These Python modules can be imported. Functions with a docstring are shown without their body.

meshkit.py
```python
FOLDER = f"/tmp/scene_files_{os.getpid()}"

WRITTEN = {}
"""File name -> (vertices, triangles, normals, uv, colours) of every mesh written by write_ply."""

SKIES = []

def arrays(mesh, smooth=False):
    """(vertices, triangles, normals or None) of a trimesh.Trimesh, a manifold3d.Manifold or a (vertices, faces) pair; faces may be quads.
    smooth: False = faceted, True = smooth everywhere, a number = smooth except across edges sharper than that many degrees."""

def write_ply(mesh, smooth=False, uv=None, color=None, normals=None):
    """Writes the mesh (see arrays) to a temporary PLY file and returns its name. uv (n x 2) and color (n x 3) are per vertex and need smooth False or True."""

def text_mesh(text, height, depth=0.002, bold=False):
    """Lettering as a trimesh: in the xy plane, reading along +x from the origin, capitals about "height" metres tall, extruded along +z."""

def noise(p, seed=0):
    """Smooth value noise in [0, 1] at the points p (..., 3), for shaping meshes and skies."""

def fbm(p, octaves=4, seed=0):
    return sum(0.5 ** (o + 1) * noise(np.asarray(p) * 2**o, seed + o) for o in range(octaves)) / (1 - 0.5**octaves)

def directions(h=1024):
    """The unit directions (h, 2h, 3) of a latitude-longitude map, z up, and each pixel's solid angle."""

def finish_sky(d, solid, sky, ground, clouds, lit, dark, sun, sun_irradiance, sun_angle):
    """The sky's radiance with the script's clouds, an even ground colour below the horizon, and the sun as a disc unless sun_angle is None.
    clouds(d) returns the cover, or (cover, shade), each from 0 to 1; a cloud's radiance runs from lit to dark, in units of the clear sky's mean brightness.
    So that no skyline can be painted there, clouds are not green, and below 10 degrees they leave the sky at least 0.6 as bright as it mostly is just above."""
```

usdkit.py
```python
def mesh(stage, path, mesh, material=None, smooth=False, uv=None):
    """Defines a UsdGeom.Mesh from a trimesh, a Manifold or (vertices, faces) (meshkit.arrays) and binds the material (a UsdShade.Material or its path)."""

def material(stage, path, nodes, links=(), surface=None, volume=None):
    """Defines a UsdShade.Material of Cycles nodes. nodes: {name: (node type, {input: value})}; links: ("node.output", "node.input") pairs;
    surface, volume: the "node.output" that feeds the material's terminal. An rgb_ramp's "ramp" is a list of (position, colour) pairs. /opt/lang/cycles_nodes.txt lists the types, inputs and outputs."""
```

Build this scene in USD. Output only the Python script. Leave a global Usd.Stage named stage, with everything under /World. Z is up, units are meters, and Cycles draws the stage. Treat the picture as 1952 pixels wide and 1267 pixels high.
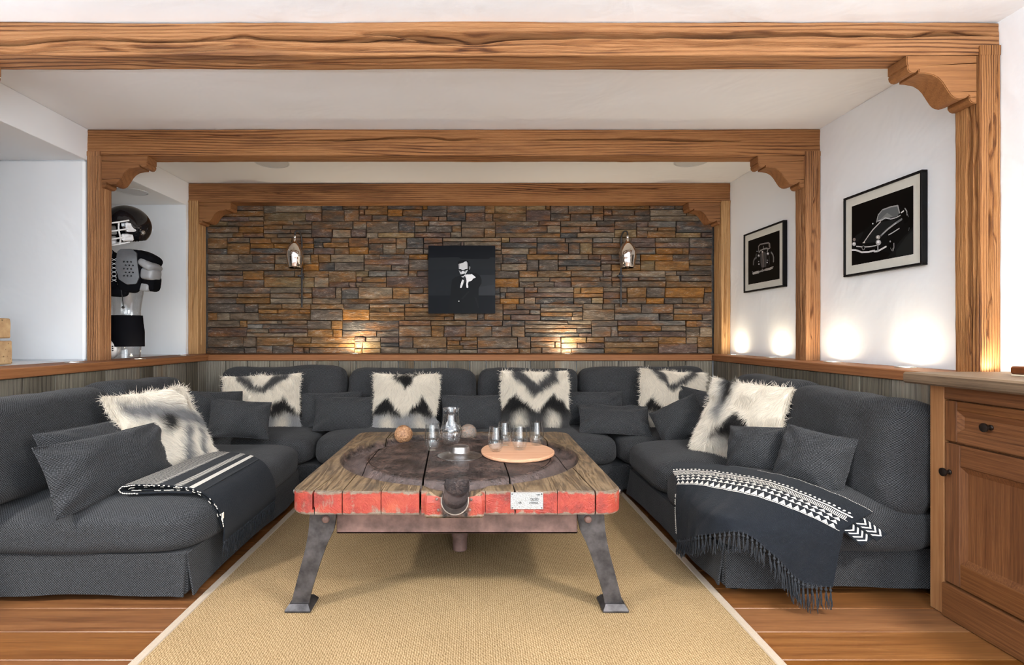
import math, random
import numpy as np
import trimesh, manifold3d as m3
from scipy.spatial import ConvexHull
from shapely.geometry import Polygon, LineString, Point
from shapely.ops import unary_union
import usdkit, meshkit
from meshkit import fbm, noise
from pxr import Usd, UsdGeom, UsdLux, UsdShade, Sdf, Gf, Vt

stage = Usd.Stage.CreateInMemory()
UsdGeom.SetStageUpAxis(stage, 'Z')
UsdGeom.SetStageMetersPerUnit(stage, 1.0)
UsdGeom.Xform.Define(stage, '/World')
UsdGeom.Scope.Define(stage, '/World/Looks')
PI = math.pi

# ---------------------------------------------------------------- camera, lights, exposure
cam = UsdGeom.Camera.Define(stage, '/World/Camera')
cam.AddTranslateOp().Set(Gf.Vec3d(0, 0, 1.1))
cam.AddRotateXOp().Set(90.0)
cam.CreateFocalLengthAttr(18.81)                       # 1020 px of a 1952 px wide frame
cam.CreateHorizontalApertureAttr(36.0)
cam.CreateHorizontalApertureOffsetAttr(70 / 1952 * 36)
cam.CreateVerticalApertureOffsetAttr(6.5 / 1952 * 36)
cam.CreateClippingRangeAttr(Gf.Vec2f(0.05, 200))
cam.CreateExposureAttr(0.0)

def rect_light(name, loc, rot, w, h, intensity, color):
    l = UsdLux.RectLight.Define(stage, '/World/' + name)
    l.AddTranslateOp().Set(Gf.Vec3d(*loc)); l.AddRotateXYZOp().Set(Gf.Vec3f(*rot))
    l.CreateWidthAttr(w); l.CreateHeightAttr(h); l.CreateIntensityAttr(intensity); l.CreateColorAttr(Gf.Vec3f(*color))
    return l

dome = UsdLux.DomeLight.Define(stage, '/World/Daylight')
dome.CreateIntensityAttr(0.7); dome.CreateColorAttr(Gf.Vec3f(0.86, 0.94, 1.0))
# unseen windows behind the camera, placed to light the room from the front
rect_light('UnseenWindowLight', (-0.95, -2.6, 1.45), (90, 0, 0), 1.9, 1.9, 2.5, (0.88, 0.95, 1.0))
rect_light('UnseenWindowLight_001', (1.35, -2.6, 1.45), (90, 0, 0), 1.9, 1.9, 10.0, (0.92, 0.97, 1.0))
# unseen ceiling lamps for the leg shadows, added up-facing disks as ceiling fill
def disk(name, loc, rx, k, r, c):
    l = UsdLux.DiskLight.Define(stage, '/World/' + name)
    l.AddTranslateOp().Set(Gf.Vec3d(*loc)); l.AddRotateXOp().Set(float(rx))
    l.CreateRadiusAttr(r); l.CreateIntensityAttr(k); l.CreateColorAttr(Gf.Vec3f(*c))
disk('UnseenCeilingLamp', (-2.72, 0.35, 2.235), 0, 820.0, 0.14, (1.0, 0.96, 0.90))
disk('UnseenCeilingLamp_001', (2.0, 0.3, 2.44), 0, 640.0, 0.14, (1.0, 0.95, 0.88))
disk('CeilingFill', (-1.1, 0.2, 1.30), 180 + 18, 285.0, 0.2, (0.72, 0.86, 1.0))  # added fill, aimed upwards to brighten the ceiling
disk('CeilingFill_001', (1.1, 0.2, 1.30), 180 + 18, 200.0, 0.2, (0.86, 0.93, 1.0))

# ---------------------------------------------------------------- helpers: prims
used = {}
def numbered(parent, name):
    k = (parent, name)
    n = used.get(k, -1) + 1
    used[k] = n
    return name if n == 0 else '%s_%03d' % (name, n)

def path_of(parent):
    return '/World' if parent is None else str(parent.GetPath())

def keys(p, label=None, cat=None, group=None, kind=None):
    for k, v in (('label', label), ('category', cat), ('group', group), ('kind', kind)):
        if v:
            p.SetCustomDataByKey(k, v)
    return p

def thing(name, label, cat, loc=(0, 0, 0), rotz=0.0, group=None, kind=None):
    x = UsdGeom.Xform.Define(stage, '/World/' + numbered(None, name))
    x.AddTranslateOp().Set(Gf.Vec3d(*map(float, loc))); x.AddRotateZOp().Set(float(rotz))
    return keys(x.GetPrim(), label, cat, group, kind)

def obj(name, mesh, material, parent=None, smooth=35, label=None, cat=None, group=None, kind=None, color=None):
    path = path_of(parent) + '/' + numbered(path_of(parent) if parent is not None else None, name)
    if color is not None and smooth not in (True, False):
        smooth = True
    m = usdkit.mesh(stage, path, mesh, material, smooth=smooth)
    if color is not None:
        c = np.asarray(color, np.float32)
        UsdGeom.PrimvarsAPI(m).CreatePrimvar('tint', Sdf.ValueTypeNames.Color3fArray, 'vertex').Set(Vt.Vec3fArray.FromNumpy(np.ascontiguousarray(c)))
    return keys(m.GetPrim(), label, cat, group, kind)

def struct(name, mesh, material, label, cat, parent=None, smooth=35):
    return obj(name, mesh, material, parent, smooth, label, cat, None, 'structure')

# ---------------------------------------------------------------- helpers: shapes
def cat_(ms):
    return trimesh.util.concatenate([m if isinstance(m, trimesh.Trimesh) else tm(m) for m in ms])

def tm(m):
    if isinstance(m, trimesh.Trimesh):
        return m
    if hasattr(m, 'to_mesh'):
        q = m.to_mesh(); return trimesh.Trimesh(np.array(q.vert_properties[:, :3]), np.array(q.tri_verts), process=False)
    v, f = np.asarray(m[0], float), np.asarray(m[1], int)
    if f.shape[1] == 4:
        f = np.vstack([f[:, [0, 1, 2]], f[:, [0, 2, 3]]])
    return trimesh.Trimesh(v, f, process=False)

def hull(p):
    p = np.asarray(p, float)
    h = ConvexHull(p)
    f = h.simplices.copy(); n = h.equations[:, :3]
    a = np.cross(p[f[:, 1]] - p[f[:, 0]], p[f[:, 2]] - p[f[:, 0]])
    flip = (a * n).sum(1) < 0
    f[flip] = f[flip][:, ::-1]
    use = np.unique(f); idx = np.zeros(len(p), int); idx[use] = np.arange(len(use))
    return trimesh.Trimesh(p[use], idx[f], process=False)

def box(lo, hi):
    lo, hi = np.minimum(lo, hi), np.maximum(lo, hi)
    m = trimesh.creation.box(np.subtract(hi, lo)); m.apply_translation((np.add(lo, hi)) / 2); return m

def chbox(lo, hi, c=0.004):
    """a box with chamfered edges"""
    lo, hi = np.minimum(lo, hi).astype(float), np.maximum(lo, hi).astype(float)
    c = min(c, 0.49 * (hi - lo).min())
    p = []
    for s in np.ndindex(2, 2, 2):
        v = np.where(np.array(s) == 1, hi, lo); d = np.where(np.array(s) == 1, -c, c)
        for k in range(3):
            q = v + d; q[k] = v[k]; p.append(q)
    return hull(p)

def prism(pts, z0, z1):
    return trimesh.creation.extrude_polygon(Polygon(pts), z1 - z0, engine='earcut').apply_translation((0, 0, z0))

def tube(pts, r, sides=8, caps=True):
    p = np.asarray(pts, float); n = len(p)
    r = np.broadcast_to(r, (n,)).astype(float)
    t = np.gradient(p, axis=0); t /= np.linalg.norm(t, axis=1, keepdims=True) + 1e-12
    a = np.zeros_like(p); ref = np.array([0, 0, 1.0]) if abs(t[0, 2]) < 0.9 else np.array([1.0, 0, 0])
    for i in range(n):
        v = ref - t[i] * (ref @ t[i]); a[i] = v / (np.linalg.norm(v) + 1e-12); ref = a[i]
    b = np.cross(t, a); ang = np.arange(sides) * 2 * PI / sides
    v = (p[:, None] + r[:, None, None] * (np.cos(ang)[None, :, None] * a[:, None] + np.sin(ang)[None, :, None] * b[:, None])).reshape(-1, 3)
    f = []
    for i in range(n - 1):
        for j in range(sides):
            k = (j + 1) % sides
            f += [[i * sides + j, i * sides + k, (i + 1) * sides + k], [i * sides + j, (i + 1) * sides + k, (i + 1) * sides + j]]
    if caps:
        v = np.vstack([v, p[0], p[-1]]); m = n * sides
        for j in range(sides):
            k = (j + 1) % sides
            f += [[m, k, j], [m + 1, (n - 1) * sides + j, (n - 1) * sides + k]]
    return trimesh.Trimesh(v, np.array(f), process=False)

def lathe(profile, n=48):
    """profile: (r, z) pairs, revolved around z"""
    p = np.asarray(profile, float); k = len(p); ang = np.arange(n) * 2 * PI / n
    v = np.stack([p[None, :, 0] * np.cos(ang)[:, None], p[None, :, 0] * np.sin(ang)[:, None], np.broadcast_to(p[None, :, 1], (n, k))], -1).reshape(-1, 3)
    f = []
    for i in range(n):
        j = (i + 1) % n
        for q in range(k - 1):
            a, b, c, d = i * k + q, j * k + q, j * k + q + 1, i * k + q + 1
            if p[q, 0] > 1e-7: f.append([a, b, c] if p[q + 1, 0] > 1e-7 or True else [a, b, d])
            if p[q + 1, 0] > 1e-7: f.append([a, c, d])
    return trimesh.Trimesh(v, np.array(f), process=False)

def curve(pts, n):
    """a smooth curve through the points"""
    from scipy.interpolate import PchipInterpolator
    p = np.asarray(pts, float); t = np.r_[0, np.cumsum(np.linalg.norm(np.diff(p, axis=0), axis=1))]
    return PchipInterpolator(t, p)(np.linspace(0, t[-1], n))

def move(m, loc=(0, 0, 0), M=None):
    m = m.copy()
    v = m.vertices if M is None else m.vertices @ np.asarray(M).T
    m.vertices = v + np.asarray(loc, float)
    return m

def rot(axis, deg):
    return trimesh.transformations.rotation_matrix(math.radians(deg), axis)[:3, :3]

def grid_faces(nu, nv):
    i, j = np.meshgrid(np.arange(nu - 1), np.arange(nv - 1), indexing='ij')
    a = (i * nv + j).ravel()
    return np.stack([a, a + nv, a + nv + 1, a + 1], 1)

# ---------------------------------------------------------------- helpers: materials as node graphs
class Ref(str):
    pass
class Node:
    def __init__(s, name): s.name = name
    def __getattr__(s, k): return Ref(s.name + '.' + k)
class NG:
    def __init__(s): s.nodes, s.links = {}, []
    def __call__(s, kind, **kw):
        name = 'n%d' % len(s.nodes); vals = {}
        for k, v in kw.items():
            if isinstance(v, Ref): s.links.append((str(v), name + '.' + k))
            else: vals[k] = v
        s.nodes[name] = (kind, vals)
        return Node(name)
    def math(s, op, a, b=0.0, c=0.0, clamp=False):
        return s('math', math_type=op, value1=a, value2=b, value3=c, use_clamp=clamp).value
    def mix(s, fac, a, b, mode='mix'):
        return s('mix_color', blend_type=mode, fac=fac, a=a, b=b).result
    def ramp(s, fac, stops):
        return s('rgb_ramp', fac=fac, ramp=stops).color
    def rng(s, v, a, b, c=0.0, d=1.0):
        return s('map_range', value=v, from_min=a, from_max=b, to_min=c, to_max=d, clamp=True).result
    def done(s, name, surface, volume=None):
        return usdkit.material(stage, '/World/Looks/' + name, s.nodes, s.links, surface=str(surface))

def shifted(g, amount=(7.3, 3.1, 5.7)):
    """world position, shifted per object so that no two boards carry the same figure"""
    pos = g('geometry').position
    r = g('object_info').random
    off = g('combine_xyz', x=g.math('multiply', r, amount[0] * 10), y=g.math('multiply', r, amount[1] * 10), z=g.math('multiply', r, amount[2] * 10)).vector
    return g('vector_math', math_type='add', vector1=pos, vector2=off).vector

def wood(name, axis, stops, pitch=0.013, warp=16.0, stretch=9.0, rough=0.62, bump=0.35, varies=0.25, streak=None, spec=0.3, knots=0.6, contrast=0.5, scale=4.5, depth=0.006):
    """boards of softwood or oak: growth rings run along the axis, wander, and close round knots"""
    g = NG()
    p = shifted(g)
    sc = [1.0, 1.0, 1.0]; sc['xyz'.index(axis)] = 1.0 / stretch
    m = g('mapping', vector=p, scale=tuple(sc)).vector
    s = g('separate_xyz', vector=p)
    w = {'x': (0.0, 0.55, 1.0), 'y': (1.0, 0.0, 0.6), 'z': (1.0, 0.7, 0.0)}[axis]
    across = g.math('add', g.math('multiply', s.x, w[0]), g.math('add', g.math('multiply', s.y, w[1]), g.math('multiply', s.z, w[2])))
    wan = g('noise_texture', vector=m, scale=scale, detail=3.0, roughness=0.5, distortion=0.3).fac
    ph = g.math('add', g.math('multiply', across, 2 * PI / pitch), g.math('multiply', wan, warp))
    kd = g('voronoi_texture', vector=m, scale=3.2).distance
    if knots:
        ph = g.math('add', ph, g.math('multiply', g.rng(kd, 0.34, 0.0), 9.0))
    late = g.math('power', g.math('multiply_add', g.math('sine', ph), 0.5, 0.5), 2.2)
    late = g.math('multiply', late, g.rng(g('noise_texture', vector=m, scale=9.0, detail=2.0).fac, 0.38, 0.62, 0.25, 1.3))
    sc2 = [1.0, 1.0, 1.0]; sc2['xyz'.index(axis)] = 1.0 / 40
    fib = g('noise_texture', vector=g('mapping', vector=p, scale=tuple(sc2)).vector, scale=190.0, detail=4.0, roughness=0.75).fac
    blot = g('noise_texture', vector=m, scale=3.5, detail=3.0, roughness=0.6).fac
    f = g.math('add', g.math('multiply', g.math('subtract', 1.0, late), contrast * 0.45), g.math('add', g.math('multiply', fib, 0.75), g.math('multiply', blot, 0.45)))
    col = g.ramp(g.rng(f, 0.36, 0.50 + contrast * 0.45 + 0.28), stops)
    if knots:
        col = g.mix(g.math('multiply', g.rng(kd, 0.075, 0.03), knots), col, tuple(np.array(stops[0][1]) * 0.8))
    if streak:
        st = g.rng(g('noise_texture', vector=m, scale=5.5, detail=5.0, roughness=0.7).fac, 0.54, 0.72)
        col = g.mix(g.math('multiply', st, streak[1]), col, streak[0])
    r = g('object_info').random
    col = g('hsv', color=col, value=g.math('multiply_add', r, varies, 1 - varies / 2), saturation=g.math('multiply_add', r, -varies * 0.4, 1 + varies * 0.2), hue=0.5, fac=1.0).color
    h = g.math('add', g.math('multiply', fib, 0.8), g.math('multiply', late, -0.25))
    b = g('bump', height=h, strength=bump, distance=depth).normal
    return g.done(name, g('principled_bsdf', base_color=col, roughness=rough, normal=b, specular_ior_level=spec).BSDF)

def plain(name, color, rough=0.5, metallic=0.0, spec=0.5, wobble=0.0, scale=40.0, bump=0.0, dist=0.002, **kw):
    g = NG()
    n = g('noise_texture', vector=g('geometry').position, scale=scale, detail=4.0, roughness=0.6).fac
    c = g.mix(g.rng(n, 0.3, 0.7), tuple(np.array(color) * (1 - wobble)), tuple(np.minimum(np.array(color) * (1 + wobble), 1)))
    args = dict(base_color=c, roughness=rough, metallic=metallic, specular_ior_level=spec, **kw)
    if bump:
        args['normal'] = g('bump', height=n, strength=bump, distance=dist).normal
    return g.done(name, g('principled_bsdf', **args).BSDF)

def tinted(name, rough=0.7, spec=0.4, gain=1.0, noise_scale=60.0, amount=0.35, bump=0.0):
    """colour from the mesh's own tint, broken up by a fine noise"""
    g = NG()
    n = g('noise_texture', vector=g('geometry').position, scale=noise_scale, detail=4.0, roughness=0.65).fac
    c = g('attribute', attribute='tint').color
    c = g.mix(1.0, c, g.ramp(n, [(0.25, (1 - amount,) * 3), (0.75, (1 + 0 * amount,) * 3)]), 'multiply') if amount else c
    args = dict(base_color=c, roughness=rough, specular_ior_level=spec)
    if bump:
        args['normal'] = g('bump', height=n, strength=bump, distance=0.004).normal
    return g.done(name, g('principled_bsdf', **args).BSDF)

M = {}
# lime plaster, lightly trowelled
def plaster(name, color):
    g = NG(); p = g('geometry').position
    n = g('noise_texture', vector=p, scale=2.2, detail=3.0, roughness=0.5, distortion=0.8).fac
    n2 = g('noise_texture', vector=p, scale=24.0, detail=3.0).fac
    h = g.math('add', n, g.math('multiply', n2, 0.06))
    return g.done(name, g('principled_bsdf', base_color=color, roughness=0.85, specular_ior_level=0.15, normal=g('bump', height=h, strength=0.25, distance=0.05).normal).BSDF)
M['plaster'] = plaster('plaster', (0.85, 0.872, 0.90))
OLD = [(0.0, (0.034, 0.011, 0.004)), (0.25, (0.132, 0.048, 0.015)), (0.55, (0.292, 0.124, 0.043)), (1.0, (0.44, 0.218, 0.090))]
M['beam'] = wood('old_pine_beam', 'x', OLD, pitch=0.017, warp=30, stretch=9, varies=0.10, streak=((0.10, 0.038, 0.015), 0.8), contrast=0.7, bump=0.8, depth=0.009)
M['post'] = wood('old_pine_post', 'z', OLD, pitch=0.011, warp=22, stretch=9, varies=0.25, streak=((0.11, 0.042, 0.016), 0.65), contrast=0.7, bump=0.9, depth=0.009)
M['bracket'] = wood('bracket_pine', 'x', [(0.0, (0.085, 0.030, 0.010)), (0.4, (0.19, 0.076, 0.024)), (1.0, (0.29, 0.128, 0.045))], pitch=0.03, warp=10, stretch=9, bump=0.2, contrast=0.25)
LEDGE = [(0.0, (0.10, 0.032, 0.011)), (0.5, (0.215, 0.080, 0.028)), (1.0, (0.31, 0.132, 0.051))]
M['ledge_x'] = wood('ledge_pine_x', 'x', LEDGE, pitch=0.016, stretch=14, bump=0.12, varies=0.1, contrast=0.3)
M['ledge_y'] = wood('ledge_pine_y', 'y', LEDGE, pitch=0.016, stretch=14, bump=0.12, varies=0.1, contrast=0.3)
M['wainscot'] = wood('weathered_board', 'z', [(0.0, (0.026, 0.021, 0.015)), (0.4, (0.086, 0.073, 0.056)), (0.75, (0.155, 0.136, 0.103)), (1.0, (0.24, 0.213, 0.16))], pitch=0.022, warp=22, stretch=7, varies=0.75, bump=0.4, streak=((0.15, 0.085, 0.032), 0.6), contrast=0.4, knots=0.9)
M['post_pale'] = wood('pale_pine_post', 'z', [(0.0, (0.14, 0.060, 0.020)), (0.3, (0.30, 0.150, 0.056)), (0.6, (0.44, 0.245, 0.105)), (1.0, (0.56, 0.345, 0.165))], pitch=0.02, warp=22, stretch=9, varies=0.1, contrast=0.4, bump=0.4)
M['oak'] = wood('oak_floor', 'x', [(0.0, (0.048, 0.015, 0.004)), (0.35, (0.112, 0.040, 0.011)), (0.7, (0.165, 0.064, 0.018)), (1.0, (0.22, 0.094, 0.029))], pitch=0.032, warp=22, stretch=9, rough=0.36, bump=0.06, varies=0.35, spec=0.4, contrast=0.28, knots=0.3)
M['dark_gap'] = plain('dark_joint_backing', (0.10, 0.092, 0.085), 0.9, wobble=0.3)  # dark grey backing behind the stones and below the floor planks

def stone_mat():
    g = NG(); p = shifted(g, (2.3, 1.1, 1.9))
    tint = g('attribute', attribute='tint').color
    m = g('mapping', vector=p, scale=(0.45, 1, 1.7)).vector
    n = g('noise_texture', vector=m, scale=16.0, detail=5.0, roughness=0.65, distortion=0.5).fac
    n2 = g('noise_texture', vector=m, scale=55.0, detail=4.0, roughness=0.7).fac
    rust = g.rng(g('noise_texture', vector=m, scale=7.0, detail=5.0, roughness=0.65).fac, 0.48, 0.62)
    c = g.mix(g.math('multiply', rust, 0.62), tint, (0.24, 0.098, 0.025))
    grey = g.rng(g('noise_texture', vector=m, scale=9.0, detail=4.0, roughness=0.7, distortion=1.0).fac, 0.6, 0.72)
    c = g.mix(g.math('multiply', grey, 0.5), c, (0.165, 0.145, 0.12))
    dark = g.rng(g('noise_texture', vector=m, scale=11.0, detail=5.0, roughness=0.7, distortion=0.8).fac, 0.55, 0.7)
    c = g.mix(g.math('multiply', dark, 0.6), c, (0.045, 0.040, 0.038))
    vein = g.math('absolute', g.math('subtract', g('noise_texture', vector=m, scale=13.0, detail=5.0, roughness=0.65, distortion=1.2).fac, 0.5))
    c = g.mix(g.math('multiply', g.rng(vein, 0.022, 0.004), g.rng(n, 0.45, 0.6, 0.0, 0.6)), c, (0.36, 0.33, 0.29))
    dk = g.rng(g.math('add', g.math('multiply', n, 0.6), g.math('multiply', n2, 0.4)), 0.34, 0.60, 0.30, 1.35)
    c = g('hsv', color=c, value=g.math('multiply', dk, 0.88), saturation=1.08, hue=0.5, fac=1.0).color
    spk = g.rng(g('noise_texture', vector=m, scale=95.0, detail=3.0, roughness=0.7).fac, 0.60, 0.70)
    c = g.mix(g.math('multiply', spk, 0.4), c, (0.32, 0.29, 0.26))
    h = g.math('add', n, g.math('multiply', n2, 0.6))
    return g.done('slate_stone', g('principled_bsdf', base_color=c, roughness=0.6, specular_ior_level=0.35, normal=g('bump', height=h, strength=0.9, distance=0.016).normal).BSDF)
M['stone'] = stone_mat()

def weave(name, dark, light, pitch, rough=0.85):
    """a basket weave of two yarns, laid on whichever plane the cloth faces"""
    g = NG(); geo = g('geometry')
    p = g('separate_xyz', vector=geo.position); n = g('separate_xyz', vector=geo.normal)
    k = 2 * PI / pitch
    s = [g.math('sine', g.math('multiply', c, k)) for c in (p.x, p.y, p.z)]
    w = [g.math('power', g.math('absolute', c), 3.0) for c in (n.x, n.y, n.z)]
    t = g.math('add', g.math('add', g.math('multiply', g.math('multiply', s[1], s[2]), w[0]), g.math('multiply', g.math('multiply', s[0], s[2]), w[1])), g.math('multiply', g.math('multiply', s[0], s[1]), w[2]))
    t = g.math('divide', t, g.math('add', g.math('add', w[0], w[1]), w[2]))
    fine = g('noise_texture', vector=geo.position, scale=260.0, detail=3.0, roughness=0.8).fac
    t = g.math('add', g.math('multiply', t, 0.75), g.math('multiply_add', fine, 2.4, -1.2))
    t = g.math('power', g.rng(t, -0.75, 1.0), 1.35)
    c = g.mix(t, dark, light)
    b = g('bump', height=t, strength=0.5, distance=0.003).normal
    return g.done(name, g('principled_bsdf', base_color=c, roughness=rough, specular_ior_level=0.12, sheen_weight=0.05, sheen_roughness=0.5, normal=b).BSDF)
M['fabric'] = weave('charcoal_weave', (0.0038, 0.004, 0.0046), (0.088, 0.090, 0.096), 0.0100)
M['throw'] = weave('throw_cloth', (0.0045, 0.006, 0.009), (0.014, 0.017, 0.022), 0.004)

def sisal():
    g = NG(); pos = g('geometry').position; p = g('separate_xyz', vector=pos)
    wob = g('noise_texture', vector=pos, scale=30.0, detail=4.0, roughness=0.65).fac
    # ribs that run to the stone wall, crossed by short slanting stitches
    rib = g.math('sine', g.math('add', g.math('multiply', p.x, 2 * PI / 0.0085), g.math('multiply', wob, 7.0)))
    tw = g.math('sine', g.math('add', g.math('add', g.math('multiply', p.y, 2 * PI / 0.016), g.math('multiply', p.x, 2 * PI / 0.013)), g.math('multiply', g('noise_texture', vector=pos, scale=70.0, detail=3.0).fac, 12.0)))
    fl = g('noise_texture', vector=g('mapping', vector=pos, scale=(1.0, 0.45, 1.0)).vector, scale=210.0, detail=3.0, roughness=0.8).fac
    h = g.math('add', g.math('multiply_add', rib, 0.10, 0.2), g.math('add', g.math('multiply', tw, 0.08), g.math('multiply', fl, 0.75)))
    blot = g('noise_texture', vector=pos, scale=3.0, detail=2.0).fac
    c = g.ramp(g.rng(h, 0.22, 0.86), [(0.0, (0.075, 0.044, 0.017)), (0.40, (0.225, 0.146, 0.068)), (1.0, (0.49, 0.355, 0.205))])
    c = g('hsv', color=c, value=g.math('multiply_add', blot, 0.3, 0.85), saturation=1.0, hue=0.5, fac=1.0).color
    return g.done('sisal', g('principled_bsdf', base_color=c, roughness=0.9, specular_ior_level=0.1, normal=g('bump', height=h, strength=0.6, distance=0.006).normal).BSDF)
M['sisal'] = sisal()
M['rug_tape'] = plain('rug_tape', (0.36, 0.29, 0.22), 0.85, wobble=0.12, scale=300, bump=0.3)
M['iron'] = plain('forged_iron', (0.045, 0.043, 0.045), 0.45, 0.75, wobble=0.5, scale=25, bump=0.25)
M['black_metal'] = plain('black_metal', (0.012, 0.012, 0.013), 0.4, 0.3)
M['chrome'] = plain('silvered_glass', (0.82, 0.78, 0.74), 0.07, 1.0, wobble=0.02)
M['pewter'] = plain('pewter', (0.42, 0.41, 0.41), 0.32, 1.0, wobble=0.35, scale=30, bump=0.15)
M['white_paint'] = plain('white_grille', (0.62, 0.64, 0.67), 0.6, wobble=0.02)
M['black_frame'] = plain('black_lacquer', (0.004, 0.004, 0.005), 0.55, spec=0.2)
M['mat_board'] = plain('mat_board', (0.62, 0.61, 0.55), 0.9, wobble=0.02)
M['print'] = tinted('photo_print', rough=0.3, spec=0.06, amount=0.0)
g = NG(); M['glow'] = g.done('lamp_glow', g('emission', color=(1.0, 0.86, 0.62), strength=14.0).emission)
def glass(name, tint, ior=1.5):
    g = NG()
    return g.done(name, g('principled_bsdf', base_color=tint, roughness=0.0, transmission_weight=1.0, ior=ior, specular_ior_level=0.5).BSDF)
M['glass'] = glass('clear_glass', (0.98, 0.99, 0.99))
def thin_glass(name, ior, clear, rough=0.01, boost=1.0):
    """thin-walled glass: what lies behind shows through, the walls mirror the room towards their edges"""
    g = NG()
    # the same from both sides of the wall: rays pass straight through
    f = g.math('multiply_add', g.math('power', g('layer_weight', blend=0.5).facing, 3.2), 0.62 * boost, ((ior - 1) / (ior + 1)) ** 2 * boost, clamp=True)
    t = g('transparent_bsdf', color=clear).BSDF; s = g('glossy_bsdf', color=(1, 1, 1), roughness=rough).BSDF
    return g.done(name, g('mix_closure', fac=f, closure1=t, closure2=s).closure)
M['glass'] = thin_glass('drinking_glass', 1.5, (0.97, 0.98, 0.98), 0.01, 1.3)
M['carafe'] = thin_glass('carafe_glass', 1.6, (0.95, 0.96, 0.965), 0.015, 1.6)
M['acrylic'] = thin_glass('clear_acrylic', 1.45, (0.96, 0.965, 0.97), 0.06, 1.5)

# ---------------------------------------------------------------- the room
XR, XL, CEIL, SH = 2.25, -2.53, 2.45, 0.94           # right wall, left frames, ceiling, top of the ledge
YB = 4.90
LR, LL, LB = 2.0, -2.256, 4.52                        # ledge edges
Y0 = -3.0

fl = thing('floor', 'oak plank floor in warm brown around the rug', 'floor', kind='structure')
obj('subfloor', box((-3.8, Y0, -0.10), (2.35, 5.0, -0.016)), M['dark_gap'], fl)
rnd = random.Random(11)
y = 0.27
while y < 3.3:
    x = -2.6 - rnd.random() * 1.6
    while x < 2.25:
        x1 = x + rnd.uniform(1.3, 2.2)
        if x1 > -2.4:
            dz = rnd.uniform(-0.0006, 0.0006)
            obj('plank', chbox((max(x, -2.45), y, -0.0155), (min(x1, 2.25) - 0.0012, y + 0.1705, dz), 0.0022), M['oak'], fl, smooth=False)
        x = x1
    y += 0.172
obj('far_boards', box((-2.45, y, -0.0155), (2.25, 4.6, -0.0005)), M['oak'], fl)
obj('near_boards', box((-3.75, Y0, -0.0155), (2.25, 0.268, -0.0005)), M['oak'], fl)

struct('ceiling', box((-3.8, Y0, CEIL), (2.35, 5.0, CEIL + 0.12)), M['plaster'], 'white plaster ceiling between the timber beams', 'ceiling')
soff = chbox((-3.75, Y0 + 0.02, 2.246), (XL, 4.895, CEIL - 0.0005), 0.003)
struct('trim_1', soff, M['plaster'], 'white plastered soffit box along the left side under the ceiling', 'soffit')
struct('wall_right', box((XR, Y0, 0), (XR + 0.1, 5.0, CEIL)), M['plaster'], 'white plaster wall on the right with two framed car photographs', 'wall')
wl = thing('wall_left', 'white plastered niches and half wall on the left behind the ledge', 'wall', kind='structure')
obj('outer_wall', box((-3.85, Y0, 0), (-3.75, 5.0, CEIL)), M['plaster'], wl)
obj('half_wall', box((-3.75, 1.0, 0), (-2.30, 4.895, 0.889)), M['plaster'], wl)
obj('niche_sill', box((-3.75, 1.0, 0.889), (XL - 0.0005, 4.895, SH - 0.002)), M['plaster'], wl)
obj('pier', chbox((-3.75, 3.478, SH - 0.002), (XL - 0.012, 3.62, 2.246), 0.012), M['plaster'], wl)
obj('pier', chbox((-3.75, 2.29, SH - 0.002), (XL - 0.012, 2.42, 2.246), 0.012), M['plaster'], wl)  # out of view; placed to keep light off the left niche wall
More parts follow.
